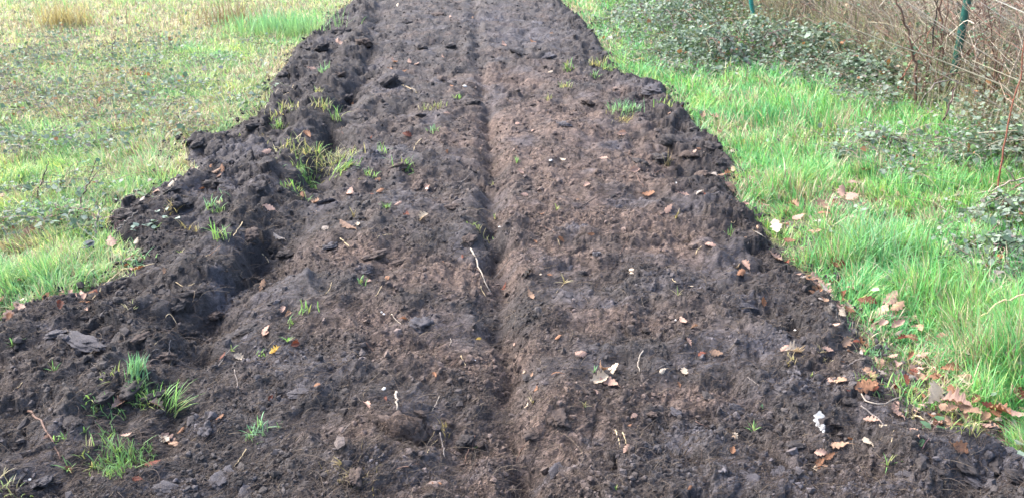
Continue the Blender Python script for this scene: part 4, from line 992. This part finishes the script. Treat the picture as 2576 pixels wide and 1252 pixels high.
TUFTS = """137 936 7 .05 g;273 948 10 .045 y;240 1025 8 .05 g;273 1040 22 .045 d;160 1104 14 .035 g;217 1137 9 .05 y;277 1098 9 .055 d;367 1130 16 .03 d;173 1182 7 .05 g;233 1175 7 .05 y;13 1236 26 .045 y;33 870 7 .05 d;583 881 4 .035 g;640 1088 14 .05 m;213 1085 6 .03 d
771 777 16 .045 g;734 817 9 .05 d;927 440 18 .06 g;1021 428 24 .08 g;734 468 20 .07 g;767 504 8 .07 g;1211 592 20 .05 y;911 713 8 .04 g;977 523 10 .05 d;724 860 7 .04 g;661 887 10 .03 d;657 1084 14 .045 m;701 1074 4 .035 d;1196 1124 3 .03 d;1030 1060 3 .02 d
1401 530 5 .05 y;1705 743 4 .05 y;1835 597 10 .06 d;1470 1020 6 .03 y;1495 935 4 .04 m;1918 1024 6 .02 m;1895 1084 6 .04 g;1550 1232 3 .02 g;2225 897 26 .05 m;2188 970 22 .05 g;2195 893 18 .05 m;2245 910 14 .06 d;2042 945 4 .025 g;2232 1170 7 .05 g;2285 1048 12 .045 y;2432 1106 16 .08 y;2400 1105 12 .08 g;2330 930 16 .07 y;2345 960 14 .06 g;2380 985 18 .08 g;2300 890 22 .07 g;2420 1060 14 .09 y;2350 1030 12 .05 g;2290 985 10 .05 g
814 182 22 .10 m;807 399 14 .12 g;1091 330 12 .07 m;847 300 14 .12 g;811 262 30 .10 y;964 386 14 .07 g;1151 249 12 .06 g;801 235 14 .07 y;744 382 34 .08 y;720 300 40 .09 y;700 320 20 .08 g;1431 176 26 .10 g;1505 166 34 .10 y;1535 180 34 .10 g;1426 220 18 .08 y;1598 279 28 .07 m;1773 332 34 .12 m;1675 275 24 .10 g;1495 195 12 .08 m;1300 410 5 .05 g;1240 465 5 .05 y;1245 550 5 .04 y;640 215 20 .1 y;650 255 30 .09 y
555 600 14 .10 g;530 520 26 .06 m;550 530 14 .05 d;395 575 8 .06 d;320 785 10 .045 y;322 655 30 .08 m;340 668 26 .07 m;500 580 8 .05 s;470 570 8 .08 s;430 540 10 .08 s;1380 250 8 .06 y;1700 560 5 .06 s;1420 710 5 .07 s;1340 1015 5 .04 s;890 545 7 .06 s;1000 1110 9 .05 b;1110 1090 14 .05 b;600 350 8 .06 y;455 640 5 .04 y;2070 900 20 .03 s;1680 420 10 .12 b;1990 905 14 .03 s;660 360 12 .09 b"""
for line in TUFTS.split('\n'):
    for it in line.split(';'):
        a, b, n, L, k = it.split(); a = float(a); b = float(b); n = int(n)
        tuft(a, b, int(n * 1.3), float(L) * 1.15, .0036 + .0011 * flat(a, b)[1] * .7, None, k, .006 + .0011 * n * float(L) / .06, .6)

# ------------------------------------------------------------------ sticks, roots and straws lying on the soil
def lying(pts, r, kind, desc, name='stick', cat='stick', lift=.004, label=None, side=0):
    P = [G(a, b, lift) for a, b in pts]; base = P[0].copy()
    seed = int(pts[0][0] * 5 + pts[0][1])
    Q = smooth_path([p - base for p in P], 12, r * .5, seed)
    zz = Hq(Q[:, 0] + base.x, Q[:, 1] + base.y) - base.z + lift
    Q[:, 2] = np.maximum(Q[:, 2], zz * .5 + Q[:, 2] * .5)
    o = link(name, tube_mesh(name, Q, np.linspace(1, .6, 12) * r, (.5, .5, .5), 6), CANE[kind]); o.location = base
    if label: tag(o, label, cat, 'sticks and straws on the soil')
    else: claim(o, desc, pts[0][0], pts[0][1], cat, 'sticks and straws on the soil')
    return o
lying([(1184, 628), (1200, 660), (1215, 700), (1236, 741)], .0045, 'pale', '', label='long jointed stick lying beside the middle of the central groove', lift=.008)
lying([(67, 1022), (90, 1050), (113, 1078), (135, 1110), (145, 1140), (153, 1158)], .004, 'brown', '', 'root', 'root', label='long curved dark root on the soil at lower left', lift=.006)
lying([(1618, 887), (1606, 905), (1604, 922), (1608, 940)], .0026, 'pale', '', 'root', 'root', label='curved pale root right of the big leaf cluster', lift=.012)
lying([(997, 992), (998, 1012), (999, 1038)], .0048, 'pale', '', label='short thick whitish stick above the brown root mound', lift=.012)
lying([(1107, 1092), (1113, 1125), (1119, 1160)], .0026, 'grey', '', 'root', 'root', label='straight grey root hanging in the hollow right of the brown mound', lift=.02)
lying([(2295, 1048), (2325, 1060), (2352, 1076)], .0038, 'straw', '', label='straw coloured stick in the torn turf at lower right', lift=.01)
lying([(2165, 998), (2172, 1022), (2215, 1030), (2265, 1003)], .0026, 'pale', '', 'root', 'root', label='thin forked root arching over the soil at lower right', lift=.015)
lying([(2165, 1025), (2200, 1052), (2215, 1065), (2225, 1082)], .003, 'grey', '', 'root', 'root', label='short grey root below the thin forked root, lower right', lift=.01)
STICKS = """856 600 879 621 .003 straw;659 638 676 660 .0038 straw;1428 703 1400 737 .0015 straw;1455 525 1500 500 .003 black;1595 601 1586 635 .002 black;420 842 373 890 .0022 straw;213 905 252 928 .002 grey;430 855 432 918 .0022 grey;57 962 38 980 .0014 straw;137 900 125 920 .0014 pale;1105 998 1086 1036 .0016 pale;1134 852 1131 870 .0015 pale;1160 895 1172 920 .002 straw;1098 1080 1075 1118 .0016 straw;1100 1095 1076 1140 .0014 straw;1548 1082 1560 1122 .0022 straw;1566 1088 1576 1118 .002 straw
2252 1075 2242 1112 .0018 straw;2165 905 2125 925 .0028 grey;2190 912 2160 930 .002 grey;1410 620 1402 600 .0018 straw;740 215 715 255 .004 straw;860 320 865 350 .004 brown;700 375 760 345 .004 straw;725 350 690 330 .004 brown;610 560 575 610 .0028 straw;555 620 520 650 .003 brown;530 640 512 648 .002 straw;440 710 490 713 .002 straw;310 678 390 667 .003 straw;322 655 268 725 .003 straw;268 728 235 755 .003 straw;400 880 372 905 .002 grey;590 930 600 990 .0018 grey;545 925 580 880 .002 grey
240 1060 255 1082 .002 grey;415 790 445 815 .0018 straw;1000 1180 1060 1170 .0022 brown;985 790 1010 820 .002 pale;1150 905 1120 940 .0015 brown;1320 1120 1300 1160 .0014 brown;1180 1130 1165 1180 .0018 brown;1195 1095 1188 1135 .0016 brown;1350 655 1375 640 .0015 grey;1210 720 1222 745 .0016 straw;945 745 960 720 .0016 straw;820 740 835 710 .0018 straw;1690 415 1640 440 .004 brown;1620 470 1600 440 .003 brown;1010 215 1050 235 .004 straw;1910 590 1880 625 .002 grey;1840 560 1860 540 .002 straw
1560 640 1580 605 .0018 brown;1750 640 1765 620 .0016 straw;1690 700 1700 715 .0015 straw;520 1070 540 1040 .0016 brown;620 1130 590 1175 .0018 straw;860 1090 890 1060 .0015 grey;920 860 950 900 .0018 brown;1240 700 1290 640 .0018 grey;1370 570 1400 590 .0018 brown;1500 540 1530 520 .0025 brown;1440 440 1470 425 .0025 brown;1160 460 1190 440 .0025 grey;1060 350 1040 380 .003 straw;950 600 985 590 .002 straw;1650 930 1690 915 .0015 grey;1750 1060 1790 1075 .0016 brown;1880 950 1910 975 .0016 grey"""
for line in STICKS.split('\n'):
    for it in line.split(';'):
        a, b, c, d, r, k = it.split(); a, b, c, d = map(float, (a, b, c, d))
        nm = 'straw' if k == 'straw' else 'twig'
        cn = {'straw': 'straw coloured stalk', 'grey': 'grey twig', 'black': 'blackish twig', 'pale': 'pale twig', 'brown': 'brown twig'}[k]
        mx, my = (a + c) / 2 + random.uniform(-4, 4), (b + d) / 2 + random.uniform(-3, 3)
        lying([(a, b), (mx, my), (c, d)], float(r), k, f'{"thin" if float(r) < .002 else "short"} {cn} on soil', 'dry_stalk' if nm == 'straw' else 'twig', 'stalk' if nm == 'straw' else 'twig')

# ------------------------------------------------------------------ clods, clay lumps and pebbles
def lump_mesh(seed, flatness=.5, rough=.25, sub=4, tone=(.03, .026, .026)):
    import bmesh
    bm = bmesh.new(); bmesh.ops.create_icosphere(bm, subdivisions=sub, radius=1.0)
    V = np.array([v.co[:] for v in bm.verts]); F = np.array([[v.index for v in f.verts] for f in bm.faces]); bm.free()
    o = seed * 3.7
    def n3d(f, sd): return (fbm(V[:, 0] * f + o, V[:, 1] * f, 2, sd) + fbm(V[:, 1] * f, V[:, 2] * f + o, 2, sd + 3) + fbm(V[:, 2] * f + o, V[:, 0] * f, 2, sd + 6)) * .6
    n1 = n3d(1.1, seed % 50 + 200); n2 = np.abs(n3d(2.6, seed % 50 + 215)); n3 = n3d(6.5, seed % 50 + 230)
    rad = 1 + rough * (1.1 * n1 - .8 * n2 + .5 * n3)
    V = V * rad[:, None]; V[:, 2] *= flatness
    C = np.array(tone) * (1 + .35 * n3 + .25 * n1)[:, None]
    return raw_mesh('clod', V, [F], C)
DARK = (.038, .033, .033); BRN = (.070, .052, .045); CLY = (.056, .052, .059)
_lm = {('d', i): lump_mesh(300 + i, .6, .42, 4, DARK) for i in range(5)}
_lm.update({('b', i): lump_mesh(320 + i, .6, .42, 4, BRN) for i in range(3)})
_lm.update({('c', i): lump_mesh(340 + i, .6, .42, 4, CLY) for i in range(4)})
for (k, i), m in _lm.items(): m.materials.append(M_clay if k == 'c' else M_crumb)
def clod(px, py, sx, sy, sz, kind, label=None, rot=None, sink=.35, tilt=.2):
    p = G(px, py); seed = int(px * 3 + py * 7); r = random.Random(seed)
    nv = {'d': 5, 'b': 3, 'c': 4}[kind]
    o = bpy.data.objects.new('clay_lump' if kind == 'c' else 'soil_clod', _lm[(kind, seed % nv)]); COL.objects.link(o)
    o.location = p + Vector((0, 0, sz * (.6 - sink)))
    o.rotation_euler = (r.gauss(0, tilt), r.gauss(0, tilt), r.uniform(0, 6.28) if rot is None else rot)
    o.scale = (sx, sy, sz)
    cat = 'clay lump' if kind == 'c' else 'soil clod'
    if label: tag(o, label, cat, 'lumps lying on the dug soil')
    else:
        s = max(sx, sy); size = 'small' if s < .035 else ('medium' if s < .07 else 'large')
        claim(o, f'{size} ' + {'d': 'dark soil clod', 'b': 'brown soil clod', 'c': 'grey clay lump'}[kind], px, py, cat, 'lumps lying on the dug soil')
    return o
clod(210, 868, .10, .032, .022, 'c', 'long slick grey clay slab at the left of the trench', -.45, .4, .1)
clod(145, 843, .04, .025, .02, 'c', 'short grey clay piece at the left end of the slick slab', .3)
clod(922, 685, .021, .018, .018, 'c', 'small square grey clay block left of the centre groove', .5)
clod(1062, 822, .055, .045, .04, 'c', 'bluish clay lump behind the front of the centre groove', 1.0, .45)
clod(821, 512, .06, .055, .03, 'c', 'smooth tall grey clay face under the hanging turf', 1.2, .45, .4)
clod(757, 988, .05, .03, .018, 'c', 'cracked grey clay lump at lower left of centre', -.1, .45)
clod(1528, 778, .05, .035, .012, 'c', 'smooth flat clay smear in the right half of the soil', .4, .5, .05)
clod(1878, 775, .05, .028, .028, 'c', 'dark bluish clay lump near the right edge leaves', .2, .45)
clod(1851, 1030, .035, .02, .02, 'c', 'small bluish clay lump in the lower right soil', .1, .4)
clod(977, 222, .12, .09, .09, 'd', 'dark upturned clod with a shaded hollow below, upper left', .5, .45)
mound = clod(1010, 1085, .07, .052, .06, 'b', 'brown root mound standing out at the bottom centre', .2, .5)
_r = np.random.default_rng(5); _n = 420; _d = unit(_r.normal(0, 1, (_n, 3)) * [1, 1, .8]); _d[:, 2] = np.abs(_d[:, 2])
_a = _d * .86; _t = unit(np.cross(_d, _r.normal(0, 1, (_n, 3)))) * _r.uniform(.1, .3, (_n, 1)); _t[:, 2] -= .12
_P = np.stack([_a, _a + _t * .5 + _d * .08, _a + _t + _d * _r.uniform(0, .12, (_n, 1))], 1)
_V, _F, _C = strands(_P, np.full((_n, 3), .014), np.array([[.11, .08, .065]]) * _r.uniform(.6, 1.3, (_n, 1)))
_f = link('root_hair', raw_mesh('root_hair', _V.reshape(-1, 3), _F, _C.reshape(-1, 3)), M_fibre, mound); _f['kind'] = 'stuff'
CLODS = """540 372 .10 .07 .06 d;600 350 .09 .07 .07 d;500 375 .06 .05 .06 d;475 362 .035 .03 .06 d;640 320 .09 .06 .06 d;565 400 .08 .06 .05 d;810 130 .12 .1 .09 d;760 130 .1 .08 .07 d;710 195 .09 .07 .07 d;730 175 .08 .07 .07 d;860 80 .13 .1 .1 d;920 110 .12 .1 .1 b;430 480 .07 .05 .05 d;540 470 .09 .06 .06 d;590 490 .08 .06 .05 d;620 455 .07 .05 .05 d;320 545 .06 .04 .04 d;460 520 .06 .05 .05 d;560 560 .07 .05 .05 d;630 590 .06 .05 .05 b
1640 225 .12 .08 .07 c;1590 245 .07 .06 .06 d;1700 265 .09 .07 .07 d;1750 330 .09 .06 .06 d;1790 370 .08 .06 .07 d;1690 360 .10 .08 .08 d;1660 400 .09 .07 .07 d;1730 395 .08 .06 .06 b;1610 410 .06 .05 .05 d;1815 410 .07 .05 .05 d;1770 440 .06 .05 .05 b;1640 455 .07 .05 .04 b;1860 435 .05 .04 .04 d;1500 60 .1 .08 .06 d;1480 80 .08 .06 .05 d;1530 140 .08 .06 .06 d;1400 90 .1 .08 .05 d;1350 60 .1 .1 .05 c;1300 130 .1 .08 .05 d;1380 140 .1 .08 .05 c
830 620 .05 .035 .03 c;720 640 .05 .04 .04 d;1000 660 .045 .02 .02 b;940 640 .07 .05 .04 b;1460 690 .05 .035 .035 d;1500 640 .04 .03 .03 c;1430 665 .04 .03 .02 c;1555 520 .035 .02 .025 c;1540 495 .03 .02 .02 d;620 830 .05 .035 .03 d;540 790 .05 .04 .04 b;455 770 .06 .04 .04 d;400 740 .05 .04 .03 d;480 740 .05 .03 .03 d;350 850 .06 .03 .03 b;420 900 .04 .035 .04 b;330 980 .06 .05 .05 d;390 1000 .05 .04 .04 d;260 1000 .05 .035 .03 d;180 1060 .04 .03 .02 d
95 1215 .06 .04 .03 c;45 1200 .04 .03 .02 c;520 1078 .05 .025 .025 c;560 1200 .05 .04 .02 c;430 1235 .06 .03 .02 c;620 1240 .05 .03 .02 c;890 1200 .04 .03 .03 b;1170 1110 .035 .03 .03 d;1120 1060 .04 .03 .035 b;1060 1040 .03 .02 .02 b;1340 1090 .05 .03 .03 b;1400 1050 .05 .04 .03 b;1470 1110 .025 .015 .02 c;1400 1180 .04 .025 .02 c;1330 950 .03 .025 .025 d;1640 1040 .03 .02 .015 b;1700 1035 .03 .02 .012 c;1880 1210 .06 .04 .02 c;1960 1190 .05 .03 .03 c;2030 1150 .03 .025 .025 d
2000 1120 .04 .03 .03 d;2090 1200 .04 .025 .025 d;2340 1180 .05 .03 .025 d;2290 1195 .05 .025 .02 c;2420 1165 .06 .035 .03 d;2500 1150 .06 .03 .03 d;2555 1200 .05 .03 .03 d;2450 1210 .04 .025 .02 c;2140 1010 .03 .025 .025 d;2100 1060 .03 .02 .02 d;2180 800 .035 .03 .03 c;2130 812 .05 .035 .03 c;2010 575 .045 .03 .03 d;2045 605 .06 .04 .03 c;2085 625 .04 .03 .02 c;2200 940 .04 .03 .03 d;2275 940 .06 .03 .02 c;1940 960 .03 .02 .02 c;1780 1000 .03 .02 .02 d;1290 900 .02 .015 .02 b
1000 420 .07 .05 .05 b;1050 470 .07 .05 .05 b;910 550 .05 .04 .03 d;1140 520 .06 .04 .04 b;1180 600 .05 .04 .03 b;1320 470 .05 .04 .03 b;1480 260 .08 .06 .05 b;1420 310 .08 .06 .04 c;1330 270 .07 .06 .05 b;1190 260 .07 .05 .05 d;1110 200 .08 .06 .05 b;1060 120 .1 .07 .07 d;1130 120 .1 .08 .07 d;1020 60 .12 .1 .08 d;1100 40 .12 .1 .08 b;870 260 .08 .06 .06 d;900 300 .08 .06 .06 d;850 190 .09 .06 .06 b;1060 290 .07 .04 .03 c;690 760 .04 .025 .02 d"""
for line in CLODS.split('\n'):
    for it in line.split(';'):
        a, b, sx, sy, sz, k = it.split(); clod(float(a), float(b), float(sx) * .8, float(sy) * .8, float(sz) * .7, k, sink=.62 if k == 'c' else .52)
M_stone = mat_col('pale_pebble', (.75, .72, .68), .6, .15)
M_stone2 = mat_col('tan_pebble', (.5, .38, .28), .6, .2)
_st = [lump_mesh(360 + i, .7, .12, 3, (.5, .5, .5)) for i in range(2)]
_st2 = [m.copy() for m in _st]
for m in _st: m.materials.append(M_stone)
for m in _st2: m.materials.append(M_stone2)
def pebble(px, py, s, pale=True, label=None):
    p = G(px, py, s * .3); o = bpy.data.objects.new('pebble', (_st if pale else _st2)[int(px) % 2]); COL.objects.link(o)
    o.location = p; o.scale = (s, s * .8, s * .75); o.rotation_euler = (0, .2, px)
    if label: tag(o, label, 'stone', 'pebbles on the soil')
    else: claim(o, ('pale' if pale else 'tan') + ' pebble on the soil', px, py, 'stone', 'pebbles on the soil')
pebble(1258, 572, .011, True, 'small white stone beside the centre groove')
pebble(1169, 217, .017, True, 'white stone far up the strip left of the groove')
for a, b, s, w in ((1385, 181, .014, 1), (1385, 405, .011, 1), (1700, 462, .008, 1), (960, 785, .006, 1), (1075, 475, .012, 1), (1195, 905, .004, 1), (1590, 681, .016, 0), (1590, 688, .012, 0), (1846, 1100, .009, 0), (966, 790, .006, 1), (1730, 398, .011, 0), (1745, 392, .012, 0), (1768, 383, .010, 0), (1792, 396, .010, 0), (1360, 690, .007, 0), (965, 978, .008, 1), (1420, 402, .008, 1), (1700, 805, .006, 1), (1820, 850, .005, 1), (2000, 830, .006, 1), (75, 1205, .005, 1)):
    pebble(a, b, s, bool(w))

# ------------------------------------------------------------------ bramble sprigs that lie apart from the carpet
def sprig(px, py, n, size, label, pal, spread=.03, h=.04):
    p = G(px, py); root = bpy.data.objects.new('bramble_sprig', None); COL.objects.link(root); root.location = p
    r = np.random.default_rng(int(px + py * 3))
    tip = np.array([spread * 1.5, spread, h])
    Q = smooth_path([np.array([-spread, -spread, 0]), np.array([0, 0, h * .8]), tip], 9)
    link('stem', tube_mesh('stem', Q, np.linspace(1, .5, 9) * .0018, (.5, .5, .5), 5), CANE['purple'], root)
    P = Q[r.integers(2, 9, n)] + r.normal(0, spread * .5, (n, 3)) * [1, 1, .3]
    C = np.array(pal)[r.integers(0, len(pal), n)]
    V, F, CC = leaflets(P, r.uniform(.75, 1.15, n) * size, r.uniform(0, 6.28, n), r.normal(0, .3, n), r.normal(0, .3, n), C, .85)
    link('leaves', raw_mesh('leaves', V.reshape(-1, 3), F, CC.reshape(-1, 3)), M_bramble, root)
    return tag(root, label, 'bramble sprig', 'bramble sprigs standing apart')
GREY = ((.12, .13, .14), (.15, .17, .17), (.09, .10, .11)); PGR = ((.19, .25, .20), (.24, .30, .25), (.14, .19, .15)); DGR = ((.06, .12, .06), (.09, .16, .09))
sprig(205, 645, 6, .055, 'dark bramble sprig with large slate grey leaves in the left grass', GREY, .04, .06)
sprig(355, 575, 9, .034, 'pale leaved bramble sprig lying on the left soil', PGR, .05, .02)
sprig(400, 560, 7, .032, 'pale bramble sprig reaching furthest right onto the left soil', PGR, .05, .02)
sprig(395, 532, 3, .036, 'three pale bramble leaves above the lying sprig', PGR, .03, .02)
sprig(2365, 1008, 4, .032, 'grey bramble leaves beside the big pale leaf, lower right', GREY, .02, .03)
sprig(2425, 965, 4, .03, 'grey green bramble leaves among brown leaves on the right edge', PGR, .02, .03)
sprig(2327, 1118, 2, .04, 'dark round leaf pair on the soil edge, lower right', DGR, .012, .02)
sprig(2345, 1095, 5, .035, 'dark green leafy seedling at the edge of the torn turf', DGR, .015, .03)
sprig(2550, 1152, 3, .04, 'grey green leaf pair at the lower right picture edge', PGR, .02, .03)
sprig(2470, 735, 3, .04, 'lone grey bramble leaves in the long right grass', GREY, .02, .09)
sprig(2290, 350, 10, .05, 'grey leaved bramble sprig on the lawn before the thicket', GREY, .07, .08)
sprig(2170, 345, 9, .05, 'grey leaved bramble sprig left of the one before the thicket', GREY, .07, .08)
sprig(2205, 395, 9, .05, 'low dark bramble sprig with brown leaves on the right lawn', GREY, .07, .06)
sprig(640, 235, 14, .045, 'pale bramble sprig creeping over the far left soil edge', PGR, .10, .04)
sprig(500, 190, 8, .05, 'grey bramble sprig in the upper left grass', GREY, .08, .07)
sprig(430, 305, 9, .045, 'grey bramble sprig left of the dark soil spike', GREY, .07, .06)
sprig(40, 395, 8, .045, 'grey bramble sprig near the left picture edge', GREY, .06, .06)
finish_labels()
print('things', len([o for o in COL.objects if o.parent is None]))
